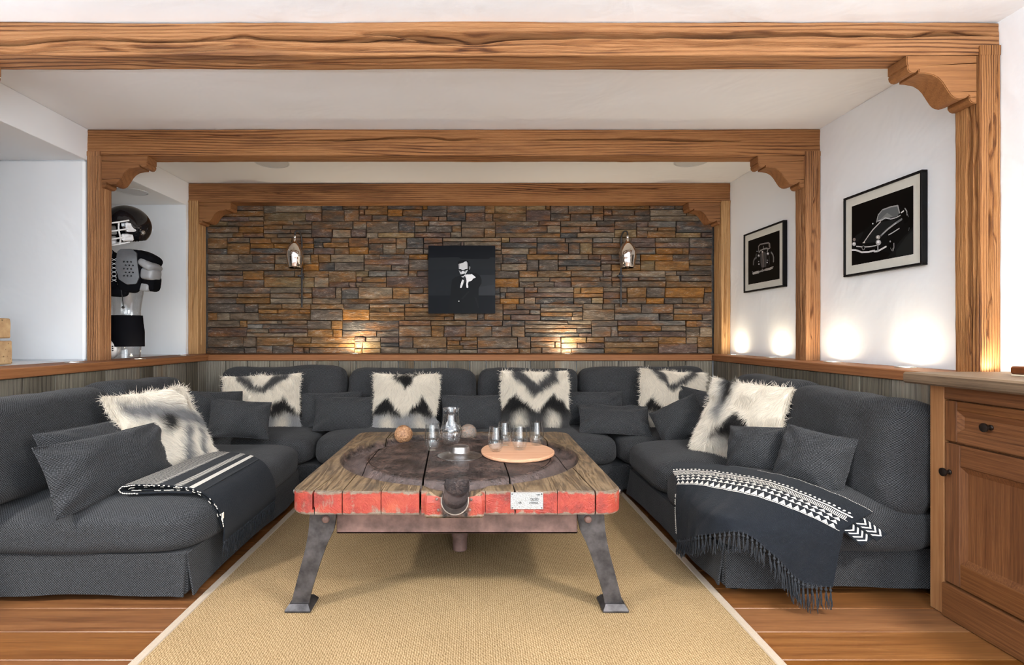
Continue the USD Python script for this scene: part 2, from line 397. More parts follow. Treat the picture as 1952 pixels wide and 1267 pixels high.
obj('niche_wall', box((-3.75, 4.68, SH - 0.002), (XL - 0.001, 4.895, 2.246)), M['plaster'], wl)

# stone wall: every course broken into slips of slate, each with its own face
wb = thing('wall_back', 'dry stacked slate stone wall in rust, ochre and grey', 'wall', kind='structure')
obj('backing', box((-2.6, YB, 0), (2.25, YB + 0.1, CEIL)), M['dark_gap'], wb)
PAL = [((0.095, 0.073, 0.058), 24), ((0.135, 0.098, 0.068), 22), ((0.150, 0.090, 0.045), 18), ((0.185, 0.098, 0.038), 12), ((0.235, 0.108, 0.030), 6), ((0.175, 0.135, 0.095), 14), ((0.062, 0.057, 0.054), 9), ((0.105, 0.068, 0.055), 14), ((0.135, 0.122, 0.108), 8), ((0.21, 0.145, 0.075), 6)]
rs = random.Random(5)
def stone_mesh(x0, x1, z0, z1, proud, rr):
    w, h = x1 - x0, z1 - z0
    yf = 4.875 - proud
    pts = [(x0, YB + 0.005, z0), (x1, YB + 0.005, z0), (x1, YB + 0.005, z1), (x0, YB + 0.005, z1)]
    j = lambda a: rr.uniform(-a, a)
    ring = []
    c = 0.004
    for (a, b) in ((0, 0), (0.35, 0), (0.7, 0), (1, 0), (1, 1), (0.65, 1), (0.3, 1), (0, 1)):
        ring.append((x0 + a * w + j(0.0015), YB - 0.012, z0 + b * h + j(0.0022)))
    for (a, b) in ((0, 0), (0.35, 0), (0.7, 0), (1, 0), (1, 1), (0.65, 1), (0.3, 1), (0, 1)):
        ix = c if a == 0 else (-c if a == 1 else 0); iz = c if b == 0 else -c
        ring.append((x0 + a * w + ix + j(0.002), yf + j(0.007), z0 + b * h + iz + j(0.0028)))
    ring.append((x0 + w * rr.uniform(0.3, 0.7), yf - rr.uniform(0.0, 0.006), z0 + h * 0.5))
    return hull(pts + ring)
stones = []
z = SH
rows = 9
rowh = (2.295 - SH) / rows
for r in range(rows):
    x = -2.4405
    zz0, zz1 = SH + r * rowh, SH + (r + 1) * rowh
    while x < 2.14:
        w = min(rs.uniform(0.16, 0.62), 2.157 - x)
        if w < 0.05: break
        ty = rs.random()
        if ty < 0.18: cuts = [rs.uniform(0.42, 0.6)]
        elif ty < 0.6: cuts = [rs.uniform(0.28, 0.4), rs.uniform(0.6, 0.74)]
        elif ty < 0.86: cuts = [rs.choice([0.34, 0.66]) + rs.uniform(-0.04, 0.04)]
        else: cuts = [0.24, 0.5, 0.77]
        cz = [0.0] + cuts + [1.0]
        for k in range(len(cz) - 1):
            a, b = zz0 + cz[k] * rowh, zz0 + cz[k + 1] * rowh
            n = 1 if w < 0.22 else (2 if w < 0.42 else rs.choice([2, 2, 3]))
            if rs.random() < 0.3: n = max(1, n - 1)
            br = sorted(rs.uniform(0.18, 0.82) for _ in range(n - 1))
            br = [0.0] + br + [1.0]
            for q in range(n):
                g0, g1 = x + br[q] * w, x + br[q + 1] * w
                if g1 - g0 < 0.02: continue
                stones.append((g0, g1, a, b))
        x += w
tot = sum(w for _, w in PAL)
def pick():
    t = rs.uniform(0, tot)
    for c, w in PAL:
        t -= w
        if t <= 0: return np.array(c)
    return np.array(PAL[0][0])
built = []
for (a, b, c, d) in stones:
    g0 = rs.uniform(0.0004, 0.0016)
    m = stone_mesh(a + g0, b - g0, c + g0, d - g0, rs.uniform(-0.006, 0.016), rs)
    col = np.clip(pick() * rs.uniform(0.75, 1.3), 0, 1)
    built.append(((b - a) * (d - c), m, np.tile(col, (len(m.vertices), 1))))
built.sort(key=lambda t: -t[0])
def faceted(m, col):
    v = m.vertices[m.faces].reshape(-1, 3)
    return trimesh.Trimesh(v, np.arange(len(v)).reshape(-1, 3), process=False), np.tile(col[0], (len(v), 1))
for _, m, col in built[:300]:
    fm, fc = faceted(m, col)
    obj('stone', fm, M['stone'], wb, smooth=False, color=fc)
ms, cs = zip(*[faceted(m, c) for _, m, c in built[300:]])
obj('small_stones', cat_(ms), M['stone'], wb, smooth=False, color=np.vstack(cs), kind='stuff')
# ---------------------------------------------------------------- timber frames
def timber(axis, lo, hi, seed, cracks=(), step=0.012, wob=0.004, r=0.008, fine=0.004):
    """a hewn timber: a rounded rectangle swept along its axis, wandering a little, with drying cracks cut into its faces.
    cracks: (face normal axis, sign, position across the face, start, end, depth, width, drift)"""
    lo, hi = np.array(lo, float), np.array(hi, float)
    a = 'xyz'.index(axis); b, c = [k for k in range(3) if k != a]
    L = hi[a] - lo[a]; n = max(2, int(L / step))
    B, C = hi[b] - lo[b], hi[c] - lo[c]
    pts, nor = [], []
    def side(p0, p1, nn):
        k = max(2, int(math.dist(p0, p1) / fine))
        for t in np.linspace(0, 1, k, endpoint=False):
            pts.append((p0[0] + (p1[0] - p0[0]) * t, p0[1] + (p1[1] - p0[1]) * t)); nor.append(nn)
    side((r, 0), (B - r, 0), (0, -1))
    for t in (0.2, 0.5, 0.8): pts.append((B - r + r * math.sin(t * PI / 2), r - r * math.cos(t * PI / 2))); nor.append((math.sin(t * PI / 2), -math.cos(t * PI / 2)))
    side((B, r), (B, C - r), (1, 0))
    for t in (0.2, 0.5, 0.8): pts.append((B - r + r * math.cos(t * PI / 2), C - r + r * math.sin(t * PI / 2))); nor.append((math.cos(t * PI / 2), math.sin(t * PI / 2)))
    side((B - r, C), (r, C), (0, 1))
    for t in (0.2, 0.5, 0.8): pts.append((r - r * math.sin(t * PI / 2), C - r + r * math.cos(t * PI / 2))); nor.append((-math.sin(t * PI / 2), math.cos(t * PI / 2)))
    side((0, C - r), (0, r), (-1, 0))
    for t in (0.2, 0.5, 0.8): pts.append((r - r * math.cos(t * PI / 2), r - r * math.sin(t * PI / 2))); nor.append((-math.cos(t * PI / 2), -math.sin(t * PI / 2)))
    pts, nor = np.array(pts), np.array(nor); k = len(pts)
    s = np.linspace(lo[a], hi[a], n)
    P = np.zeros((n, k, 3)); N = np.zeros((n, k, 3))
    P[..., a] = s[:, None]; P[..., b] = lo[b] + pts[None, :, 0]; P[..., c] = lo[c] + pts[None, :, 1]
    N[..., b] = nor[None, :, 0]; N[..., c] = nor[None, :, 1]
    q = P.copy(); q[..., a] *= 0.16
    d = (fbm(q * 9 + seed, 3, seed) - 0.62) * 2 * wob + (fbm(q * 60 + seed, 2, seed + 7) - 0.5) * 0.0035
    for (ax, sg, pos, t0, t1, dep, wid, drift) in cracks:
        other = c if ax == b else b
        u = (s - lo[a]) / L
        line = lo[other] + pos * (hi[other] - lo[other]) + drift * (u - (t0 + t1) / 2) + (fbm(np.stack([s * 3.0, s * 0 + seed, s * 0], -1), 3, seed + 31) - 0.5) * 0.035
        win = np.clip((u - t0) / 0.05, 0, 1) * np.clip((t1 - u) / 0.05, 0, 1) * (0.55 + 0.8 * noise(np.stack([s * 7, s * 0, s * 0 + pos * 9], -1), seed + 3))
        wd = wid * (0.5 + noise(np.stack([s * 5, s * 0 + 3, s * 0], -1), seed + 5))
        face = np.clip(sg * N[..., ax], 0, 1)
        d -= face * win[:, None] * dep * np.exp(-((P[..., other] - line[:, None]) / wd[:, None]) ** 2)
    P += N * d[..., None]
    v = np.vstack([P.reshape(-1, 3), P[0].mean(0), P[-1].mean(0)])
    f = []
    i, j = np.meshgrid(np.arange(n - 1), np.arange(k), indexing='ij'); i, j = i.ravel(), j.ravel(); j2 = (j + 1) % k
    A, Bq, Cq, D = i * k + j, i * k + j2, (i + 1) * k + j2, (i + 1) * k + j
    f = np.vstack([np.stack([A, Bq, Cq], 1), np.stack([A, Cq, D], 1)])
    jj = np.arange(k); j2 = (jj + 1) % k
    f = np.vstack([f, np.stack([np.full(k, n * k), j2, jj], 1), np.stack([np.full(k, n * k + 1), (n - 1) * k + jj, (n - 1) * k + j2], 1)])
    m = trimesh.Trimesh(v, f, process=False)
    if axis == 'y' or m.volume < 0:
        m.faces = m.faces[:, ::-1]
    return m

Y, Z = 1, 2
FR = [(2.296, 2.43, 2.305, 2.286, 2.41, 2.342, 'front'), (3.49, 3.63, 2.276, 3.48, 3.60, 2.301, 'middle'), (4.72, 4.868, 2.28, 4.71, 4.862, 2.291, 'rear')]
CR = {'front': [(Y, -1, 0.46, 0.0, 0.62, 0.085, 0.0055, 0.04), (Y, -1, 0.60, 0.42, 0.80, 0.09, 0.006, -0.03), (Y, -1, 0.62, 0.72, 1.0, 0.085, 0.005, 0.02), (Y, -1, 0.38, 0.3, 0.9, 0.02, 0.006, -0.03), (Y, -1, 0.16, 0.05, 0.7, 0.014, 0.006, 0.02), (Y, -1, 0.25, 0.1, 0.4, 0.012, 0.005, 0.02), (Y, -1, 0.3, 0.6, 0.8, 0.012, 0.005, 0.02), (Z, -1, 0.5, 0.2, 0.55, 0.015, 0.005, 0.0)],
      'middle': [(Y, -1, 0.62, 0.28, 0.55, 0.06, 0.0045, -0.02), (Y, -1, 0.6, 0.6, 0.9, 0.05, 0.004, 0.02), (Y, -1, 0.72, 0.02, 0.3, 0.01, 0.004, 0.0)],
      'rear': [(Y, -1, 0.5, 0.1, 0.4, 0.012, 0.004, 0.0), (Y, -1, 0.7, 0.6, 0.95, 0.014, 0.004, 0.03)]}
for (y0, y1, zb, py0, py1, pt, nm) in FR:
    x0 = -2.75 if nm == 'front' else XL - 0.004
    if nm == 'front': x0 = XL + 0.002
    lab = {'front': 'long cracked timber beam nearest the camera across the ceiling', 'middle': 'timber beam across the ceiling between the front beam and the stone wall', 'rear': 'timber beam along the top of the stone wall'}[nm]
    obj('ceiling_beam', timber('x', (x0, y0, zb), (XR - 0.001, y1, CEIL - 0.001), {'front': 3, 'middle': 14, 'rear': 25}[nm], CR[nm], wob=0.007 if nm == 'front' else 0.005, fine=0.0025), M['beam'], None, 50, lab, 'beam', 'timber ceiling beams')

# carved brackets: profile as (distance from the post, drop below the beam)
PROF = [(0.302, 0.0), (0.302, 0.039), (0.297, 0.041), (0.300, 0.05), (0.297, 0.062), (0.288, 0.071), (0.275, 0.0735), (0.262, 0.070), (0.254, 0.061), (0.25, 0.06), (0.25, 0.074), (0.225, 0.0755), (0.188, 0.083), (0.165, 0.097), (0.148, 0.115), (0.13, 0.143), (0.114, 0.167), (0.103, 0.178), (0.090, 0.185), (0.074, 0.187), (0.058, 0.184), (0.045, 0.179), (0.036, 0.17), (0.033, 0.172), (0.033, 0.188), (0.024, 0.2), (0.012, 0.204), (0.0, 0.204)]
def bracket(px, side, zb, y0, y1, k=1.0):
    pts = [(0, 0)] + PROF[::1]
    pts = [(px - side * d * k, zb - w * k) for d, w in pts]
    poly = Polygon(pts).buffer(0)
    inner = poly.buffer(-0.003)
    e = trimesh.creation.extrude_polygon(poly, (y1 - y0) - 0.006, engine='earcut'); e.apply_translation((0, 0, 0.003))
    # chamfered front and back faces
    i = trimesh.creation.extrude_polygon(inner, (y1 - y0), engine='earcut')
    m = cat_([e, i])
    R = np.array([[1, 0, 0], [0, 0, 1.0], [0, 1.0, 0]])
    m = move(m, (0, y0, 0), R); m.faces = m.faces[:, ::-1]
    # two splits that run in from the post across the front face
    def man(q):
        q = q.copy(); q.merge_vertices(); trimesh.repair.fix_normals(q)
        return m3.Manifold(m3.Mesh(np.asarray(q.vertices, np.float32), np.asarray(q.faces, np.uint32)))
    e2, i2 = [man(move(q, (0, y0, 0), R)) for q in (e, i)]
    out = e2 + i2
    for (d0, w0, d1, w1, th) in ((0.004, 0.030, 0.255, 0.044, 0.0045), (0.004, 0.150, 0.085, 0.156, 0.004), (0.006, 0.176, 0.05, 0.180, 0.003)):
        c = [(px - side * d0 * k, zb - w0 * k), (px - side * d1 * k, zb - w1 * k), (px - side * d0 * k, zb - w0 * k - th)]
        out = out - man(hull([(x, y, z) for x, z in c for y in (y0 - 0.01, y0 + 0.02)]))
    q = out.to_mesh()
    return trimesh.Trimesh(np.array(q.vert_properties[:, :3]), np.array(q.tri_verts), process=False)
for (y0, y1, zb, py0, py1, pt, nm) in FR:
    for side in (1, -1):
        if nm == 'front' and side < 0:
            continue
        wid = {('front', 1): 0.092, ('middle', 1): 0.10, ('middle', -1): 0.086, ('rear', 1): 0.084, ('rear', -1): 0.088}[(nm, side)]
        px = XR - wid if side > 0 else XL + wid
        xa, xb = (px, XR - 0.001) if side > 0 else (XL - 0.0005, px)
        ax = 0 if False else 1
        sd = {'front': 41, 'middle': 52, 'rear': 63}[nm] + (side > 0) * 5
        body = timber('z', (xa, py0, SH + 0.0005), (xb, py1, zb - 0.001), sd, [(1, -1, 0.5, 0.1, 0.8, 0.016, 0.005, 0.02), (0, -side, 0.45, 0.05, 0.95, 0.022, 0.005, 0.01), (0, -side, 0.2, 0.3, 0.8, 0.012, 0.004, 0.01), (1, -1, 0.75, 0.4, 0.98, 0.012, 0.004, 0.02)], step=0.01, wob=0.005)
        cheek = timber('z', (xa + 0.001, py0, zb - 0.004), (xb - 0.001, y0 + 0.001, pt), sd, step=0.01, wob=0.001, r=0.003)
        where = {'front': 'rightmost and nearest timber post, beside the cabinet', 'middle': 'timber post between the two framed car photographs' if side > 0 else 'timber post in front of the football mannequin', 'rear': 'pale timber post in the right corner of the stone wall' if side > 0 else 'pale timber post in the left corner of the stone wall'}[nm]
        obj('timber_post', cat_([body, cheek]), M['post_pale' if nm == 'rear' else 'post'], None, 50, where, 'post', 'timber posts on the ledge')
        k = 1.0 if nm != 'rear' else 0.93
        t = {'front': 'large carved bracket under the front beam beside the rightmost post', 'middle': 'carved bracket at the top of the post between the car photographs' if side > 0 else 'carved bracket above the football helmet', 'rear': 'carved bracket in the top right corner of the stone wall' if side > 0 else 'carved bracket in the top left corner of the stone wall'}[nm]
        br = thing('timber_bracket', t, 'bracket', group='carved timber brackets')
        bm = bracket(px - side * 0.0005, side, zb - 0.001, py0 + 0.014, py1, k)
        obj('carved_block', bm, M['bracket'], br, 30)
# the far left bracket of the front beam: its post is outside the frame, only the tip shows
br = thing('timber_bracket', 'tip of a carved bracket at the left edge under the front beam', 'bracket', group='carved timber brackets')
obj('carved_block', bracket(XL + 0.095, -1, 2.304, 2.30, 2.41), M['bracket'], br, 30)
obj('timber_post', timber('z', (XL, 2.286, SH + 0.0005), (XL + 0.095, 2.41, 2.303), 77), M['post'], None, 50, 'timber post carrying the left end of the front beam', 'post', 'timber posts on the ledge')

# ---------------------------------------------------------------- ledge and weathered boards below it
def slab(pts, z0, z1, c=0.004):
    P = Polygon(pts); q = P.buffer(-c, join_style='mitre')
    lo = np.array(q.exterior.coords)[:-1]; hi = np.array(P.exterior.coords)[:-1]
    v = [(x, y, z0) for x, y in lo] + [(x, y, z0 + c) for x, y in hi] + [(x, y, z1 - c) for x, y in hi] + [(x, y, z1) for x, y in lo]
    return hull(v)
d = 0.001
struct('trim_2', slab([(LL + d, LB), (LR - d, LB), (LR + 0.245, YB - 0.036), (LL - 0.25, YB - 0.036)], 0.891, SH), M['ledge_x'], 'reddish wooden ledge along the foot of the stone wall', 'ledge')
struct('trim_3', slab([(LR, 1.0), (XR - 0.001, 1.0), (XR - 0.001, YB - 0.036), (LR + 0.247, YB - 0.036), (LR, LB)], 0.891, SH), M['ledge_y'], 'wooden ledge along the right wall behind the sofa', 'ledge')
struct('trim_4', slab([(LL, 1.0), (LL, LB), (LL - 0.252, YB - 0.036), (XL, YB - 0.036), (XL, 1.0)], 0.891, SH), M['ledge_y'], 'wooden ledge along the left half wall behind the sofa', 'ledge')
rw = random.Random(8)
def boards(name, label, along, fixed, a0, a1, face):
    t = thing(name, label, 'panelling', kind='structure')
    a = a0
    while a < a1 - 0.02:
        w = min(rw.choice([0.14, 0.18, 0.2, 0.2, 0.22]) + rw.uniform(-0.015, 0.015), a1 - a)
        if a1 - a - w < 0.06: w = a1 - a
        o = rw.uniform(0, 0.004)
        f = fixed + face * o
        if along == 'x': m = chbox((a + 0.0025, f, 0.0012), (a + w - 0.0025, f + 0.018, 0.889), 0.003)
        else: m = chbox((f, a + 0.0025, 0.0012), (f + 0.018, a + w - 0.0025, 0.889), 0.003)
        obj('board', m, M['wainscot'], t, smooth=False)
        a += w
    return t
t5 = boards('trim_5', 'grey weathered vertical boards below the ledge of the stone wall', 'x', 4.537, -2.297, 2.014, 1)
obj('half_wall', box((-2.30, 4.562, 0), (2.04, YB - 0.001, 0.889)), M['plaster'], t5)
boards('trim_6', 'grey weathered vertical boards below the right ledge', 'y', 2.017, 1.0, 4.536, 1)
boards('trim_7', 'grey weathered vertical boards below the left ledge', 'y', -2.298, 1.0, 4.536, 1)

# ---------------------------------------------------------------- uplights in the ledge
def uplight(x, y, label, k, wall, small=False):
    t = thing('recessed_uplight', label, 'light', (x, y, SH), group='uplights recessed in the ledge')
    obj('trim_ring', lathe([(0.030, 0.0002), (0.046, 0.0002), (0.045, 0.003), (0.036, 0.0042), (0.030, 0.003), (0.030, 0.0002)], 32), M['pewter'], t, 30)
    obj('lens', lathe([(0.0, 0.0032), (0.020, 0.0034), (0.0295, 0.0022), (0.0295, 0.0004), (0.0, 0.0004)], 32), M['glow'], t, 30)
    l = UsdLux.DiskLight.Define(stage, str(t.GetPath()) + '/Lamp')
    l.AddTranslateOp().Set(Gf.Vec3d(0, 0, 0.012)); l.AddRotateXYZOp().Set(Gf.Vec3f(*wall))
    l.CreateRadiusAttr(0.022); l.CreateIntensityAttr(k); l.CreateColorAttr(Gf.Vec3f(1.0, 0.83, 0.58))
for x, y, lab in [(2.185, 4.53, 'uplight on the right ledge beside the far corner post'), (2.185, 3.93, 'uplight on the right ledge just beyond the middle post'), (2.185, 3.28, 'uplight on the right ledge under the left side of the larger car photograph'),
                  (2.185, 2.72, 'uplight on the right ledge between the larger car photograph and the nearest post'), (2.185, 2.242, 'uplight on the right ledge above the cabinet')]:
    uplight(x, y, lab, 290, (180, -4, 0))
for x, y, lab in [(-2.4, 4.40, 'uplight on the left ledge beside the corner post'), (-2.33, 3.70, 'uplight on the left ledge at the foot of the mannequin'), (-2.4, 3.20, 'uplight on the left ledge left of the timber post')]:
    uplight(x, y, lab, 70, (180, 6, 0))
uplight(-1.07, 4.765, 'uplight below the stone wall between the left sconce and the portrait', 1150, (172, 0, 0))
uplight(0.82, 4.765, 'uplight below the stone wall between the portrait and the right sconce', 1150, (172, 0, 0))

# ceiling loudspeaker grilles
def grille(x, y, z, r, label):
    t = thing('ceiling_speaker', label, 'speaker', (x, y, z), group='round ceiling speakers')
    obj('rim', lathe([(r - 0.012, 0), (r, 0), (r, -0.004), (r - 0.006, -0.007), (r - 0.012, -0.004), (r - 0.012, 0)], 48), M['white_paint'], t)
    obj('grille', lathe([(0, 0), (r - 0.013, 0), (r - 0.013, -0.003), (0, -0.0045)][::-1], 48), M['white_paint'], t)
grille(-1.585, 4.17, CEIL, 0.13, 'round white speaker in the ceiling above the left sconce')
grille(1.672, 4.14, CEIL, 0.13, 'round white speaker in the ceiling near the right wall')
grille(-2.72, 4.25, 2.246, 0.11, 'round white speaker in the soffit above the mannequin')
# ---------------------------------------------------------------- rug
t = thing('area_rug', 'large tan sisal rug with a pale tape border under the table', 'rug')
RX0, RX1, RY0, RY1 = -1.155, 1.036, 0.3, 3.95
obj('woven_field', chbox((RX0 + 0.034, RY0 + 0.034, 0.0012), (RX1 - 0.034, RY1 - 0.034, 0.0095), 0.002), M['sisal'], t, smooth=False)
for lo, hi in (((RX0, RY0), (RX0 + 0.0338, RY1)), ((RX1 - 0.0338, RY0), (RX1, RY1)), ((RX0 + 0.0342, RY1 - 0.0338), (RX1 - 0.0342, RY1)), ((RX0 + 0.0342, RY0), (RX1 - 0.0342, RY0 + 0.0338))):
    obj('border_tape', chbox((*lo, 0.0012), (*hi, 0.0108), 0.003), M['rug_tape'], t, smooth=False)

# ---------------------------------------------------------------- sofas
def cushion(size, n=(6, 6, 4), div=26, crown=0.0, sag=0.0, wr=0.006, seed=0, scale=5.0):
    """an upholstered block: a rounded box whose top may be crowned and whose cloth wrinkles a little"""
    c = trimesh.creation.box((2, 2, 2))
    u = np.linspace(-1, 1, div)
    V, F, k = [], [], 0
    for ax in range(3):
        for sg in (-1, 1):
            a, b = np.meshgrid(u, u, indexing='ij')
            p = np.zeros((div, div, 3)); p[..., ax] = sg; p[..., (ax + 1) % 3] = a; p[..., (ax + 2) % 3] = b
            f = grid_faces(div, div) + k
            F.append(f if sg > 0 else f[:, ::-1]); V.append(p.reshape(-1, 3)); k += div * div
    p = np.vstack(V); m = tm((p, np.vstack(F)))
    m.merge_vertices(digits_vertex=6)
    p = np.array(m.vertices)
    p = np.sign(p) * np.sin(np.abs(p) * PI / 2) ** 0.9
    nx, ny, nz = n
    # superellipsoid radius along each direction
    ap = np.maximum(np.abs(p), 1e-9); lo_, hi_ = np.full(len(p), 0.3), np.full(len(p), 1.8)
    for _ in range(40):
        k_ = (lo_ + hi_) / 2
        big_ = (ap[:, 0] * k_) ** nx + (ap[:, 1] * k_) ** ny + (ap[:, 2] * k_) ** nz > 1
        hi_, lo_ = np.where(big_, k_, hi_), np.where(big_, lo_, k_)
    p = p * lo_[:, None]
    s = np.array(size) / 2
    q = p * s
    if crown: q[:, 2] += crown * np.clip(p[:, 2], 0, 1) * (1 - p[:, 0] ** 2) * (1 - p[:, 1] ** 2)
    if sag: q[:, 2] -= sag * np.clip(p[:, 2], 0, 1) * (1 - p[:, 0] ** 2)
    m.vertices = q
    nrm = m.vertex_normals
    d = (fbm(q * scale + seed * 3.7, 4, seed) - 0.5) * 2 * wr
    # a few long creases that follow the seams
    d += (fbm(q * np.array([scale * 0.6, scale * 0.6, scale * 2.2]) + seed, 3, seed + 9) - 0.5) * wr
    m.vertices = q + nrm * d[:, None]
    return m

def pillow(w, h, t, seed=0, n=34, wr=0.006, pinch=0.10, fold=0.0):
    """a knife-edged cushion in the xy plane, +z its face; returns the mesh and (u, v, side) per vertex"""
    u = np.linspace(-1, 1, n); u = np.sign(u) * np.sin(np.abs(u) * PI / 2)
    a, b = np.meshgrid(u, u, indexing='ij')
    x = w / 2 * a * (1 - pinch * (1 - b ** 2) * np.abs(a) ** 3 * 0.9)
    y = h / 2 * b * (1 - pinch * (1 - a ** 2) * np.abs(b) ** 3 * 0.9)
    th = t / 2 * (np.clip((1 - a ** 2), 0, 1) ** 0.55) * (np.clip((1 - b ** 2), 0, 1) ** 0.55)
    r = (fbm(np.stack([a * 2.2, b * 2.2, a * 0 + seed], -1), 4, seed) - 0.5) * 2 * wr * np.minimum(1, 6 * th / t)
    # dents running in from the corners
    dent = wr * 1.2 * np.sin((np.abs(a) - np.abs(b)) * 9 + seed) * (np.abs(a * b)) * np.minimum(1, 6 * th / t)
    V, F, U = [], [], []
    for k, sg in enumerate((1, -1)):
        p = np.stack([x, y, sg * (th + r + dent)], -1).reshape(-1, 3)
        f = grid_faces(n, n) + k * n * n
        V.append(p); F.append(f if sg > 0 else f[:, ::-1])
        U.append(np.stack([a, b, np.full_like(a, sg)], -1).reshape(-1, 3))
    p = np.vstack(V)
    bend = (fbm(np.stack([p[:, 0] * 4, p[:, 1] * 4, p[:, 0] * 0 + seed + 50], -1), 2, seed + 5) - 0.5) * 0.03
    p[:, 2] += bend
    return tm((p, np.vstack(F))), np.vstack(U)

def frame(yaw, tilt, roll):
    """rows to columns: the cushion's right, up and face directions. yaw 0 faces the camera, positive turns to face +x; tilt leans the top back; roll turns it clockwise as seen"""
    ya, ti, ro = map(math.radians, (yaw, tilt, roll))
    N = np.array([math.sin(ya), -math.cos(ya), 0.0]); R = np.array([math.cos(ya), math.sin(ya), 0.0]); U = np.array([0, 0, 1.0])
    N2 = N * math.cos(ti) + U * math.sin(ti); U2 = U * math.cos(ti) - N * math.sin(ti)
    R3 = R * math.cos(ro) - U2 * math.sin(ro); U3 = U2 * math.cos(ro) + R * math.sin(ro)
    return np.stack([R3, U3, N2], 1)

def piped_edge(w, h, pinch, n=18):
    u = np.linspace(-1, 1, n)
    e = [(s, -1) for s in u] + [(1, s) for s in u[1:]] + [(s, 1) for s in u[::-1][1:]] + [(-1, s) for s in u[::-1][1:]]
    e = np.array(e)
    x = w / 2 * e[:, 0] * (1 - pinch * (1 - e[:, 1] ** 2) * np.abs(e[:, 0]) ** 3 * 0.9)
    y = h / 2 * e[:, 1] * (1 - pinch * (1 - e[:, 0] ** 2) * np.abs(e[:, 1]) ** 3 * 0.9)
    return np.stack([x, y, x * 0], 1)

def base_and_skirt(t, lo, hi, panels):
    obj('base', chbox(lo, (hi[0], hi[1], 0.20), 0.01), M['fabric'], t)
    for x in (lo[0] + 0.08, hi[0] - 0.08):
        for y in (lo[1] + 0.08, hi[1] - 0.08):
            obj('foot', lathe([(0, 0.0), (0.022, 0.0), (0.028, 0.012), (0.03, lo[2] + 0.004), (0, lo[2] + 0.004)], 20).apply_translation((x, y, 0.0005)), M['black_metal'], t)
    for i, (p0, p1, nrm, z0, z1) in enumerate(panels):
        n = max(8, int(math.dist(p0, p1) / 0.02)); k = 9
        s = np.linspace(0, 1, n); zz = np.linspace(0, 1, k)
        S, T = np.meshgrid(s, zz, indexing='ij')
        x = p0[0] + (p1[0] - p0[0]) * S; y = p0[1] + (p1[1] - p0[1]) * S; z = z1 + (z0 - z1) * T
        wv = (fbm(np.stack([S * 5 + i * 7, T * 0.7, S * 0 + i], -1), 3, 40 + i) - 0.5) * 0.03 * T + 0.010 * T + 0.004
        edge = 0.012 * T ** 2 * (np.exp(-((S) / 0.03) ** 2) + np.exp(-((1 - S) / 0.03) ** 2))
        out = np.stack([x + nrm[0] * (wv + edge), y + nrm[1] * (wv + edge), z - 0.006 * np.sin(S * 9 + i) * T], -1)
        back = out - np.array([nrm[0], nrm[1], 0]) * 0.008
        f = grid_faces(n, k); V = np.vstack([out.reshape(-1, 3), back.reshape(-1, 3)])
        rim = []
        idx = np.arange(n * k).reshape(n, k)
        loop = list(idx[:, 0]) + list(idx[-1, 1:]) + list(idx[::-1, -1][1:]) + list(idx[0, ::-1][1:-1])
        for a, b in zip(loop, loop[1:] + loop[:1]): rim.append([a, b, b + n * k, a + n * k])
        m = tm((V, np.vstack([f, f[:, ::-1] + n * k, np.array(rim)])))
        trimesh.repair.fix_normals(m)
        obj('skirt', m, M['fabric'], t, 50)

def place(m, loc, yaw=0, pitch=0, roll=0):
    R = rot((0, 0, 1), yaw) @ rot((1, 0, 0), pitch) @ rot((0, 1, 0), roll)
    return move(m, loc, R)

# left sofa
t = thing('sofa', 'long charcoal sofa section on the left with folded throw', 'sofa', group='sofa sections')
base_and_skirt(t, (-2.255, 2.215, 0.028), (-1.195, 3.60, 0.2), [((-2.25, 2.215), (-1.20, 2.215), (0, -1), 0.03, 0.2), ((-1.195, 2.22), (-1.195, 3.60), (1, 0), 0.03, 0.2)])
m = cushion((1.11, 1.46, 0.215), (7, 8, 3.6), 40, crown=0.035, wr=0.010, seed=3)
obj('seat_cushion', move(m, (-1.695, 2.905, 0.283)), M['fabric'], t, 60)
m = cushion((0.92, 0.30, 0.455), (9, 2.6, 7), 30, wr=0.020, seed=5)
obj('back_cushion', place(m, (-2.09, 2.50, 0.598), 90, -9, 0), M['fabric'], t, 60)
m = cushion((0.70, 0.30, 0.48), (9, 2.6, 7), 30, wr=0.020, seed=6)
obj('back_cushion', place(m, (-2.085, 3.31, 0.592), 90, -10, 2), M['fabric'], t, 60)
# rear sofa
t = thing('sofa', 'charcoal sofa section along the stone wall behind the table', 'sofa', group='sofa sections')
base_and_skirt(t, (-2.25, 3.72, 0.03), (1.99, 4.53, 0.2), [((-1.17, 3.72), (1.02, 3.72), (0, -1), 0.03, 0.2)])
for i, (a, b) in enumerate([(-2.23, -1.135), (-1.13, -0.085), (-0.08, 1.0), (1.005, 1.975)]):
    m = cushion((b - a, 0.82, 0.215), (7, 7, 3.4), 28, crown=0.03, wr=0.010, seed=20 + i)
    obj('seat_cushion', move(m, ((a + b) / 2, 4.06, 0.297)), M['fabric'], t, 60)
for i, (a, b, dz, rl) in enumerate([(-2.05, -1.045, 0.01, -1), (-1.03, 0.005, -0.005, 1), (0.02, 0.83, -0.005, 0), (0.84, 1.86, 0.012, -1)]):
    m = cushion((b - a, 0.30, 0.50), (9, 2.6, 7), 28, wr=0.020, seed=30 + i)
    obj('back_cushion', place(m, ((a + b) / 2, 4.36, 0.590 + dz), 0, -9, rl), M['fabric'], t, 60)
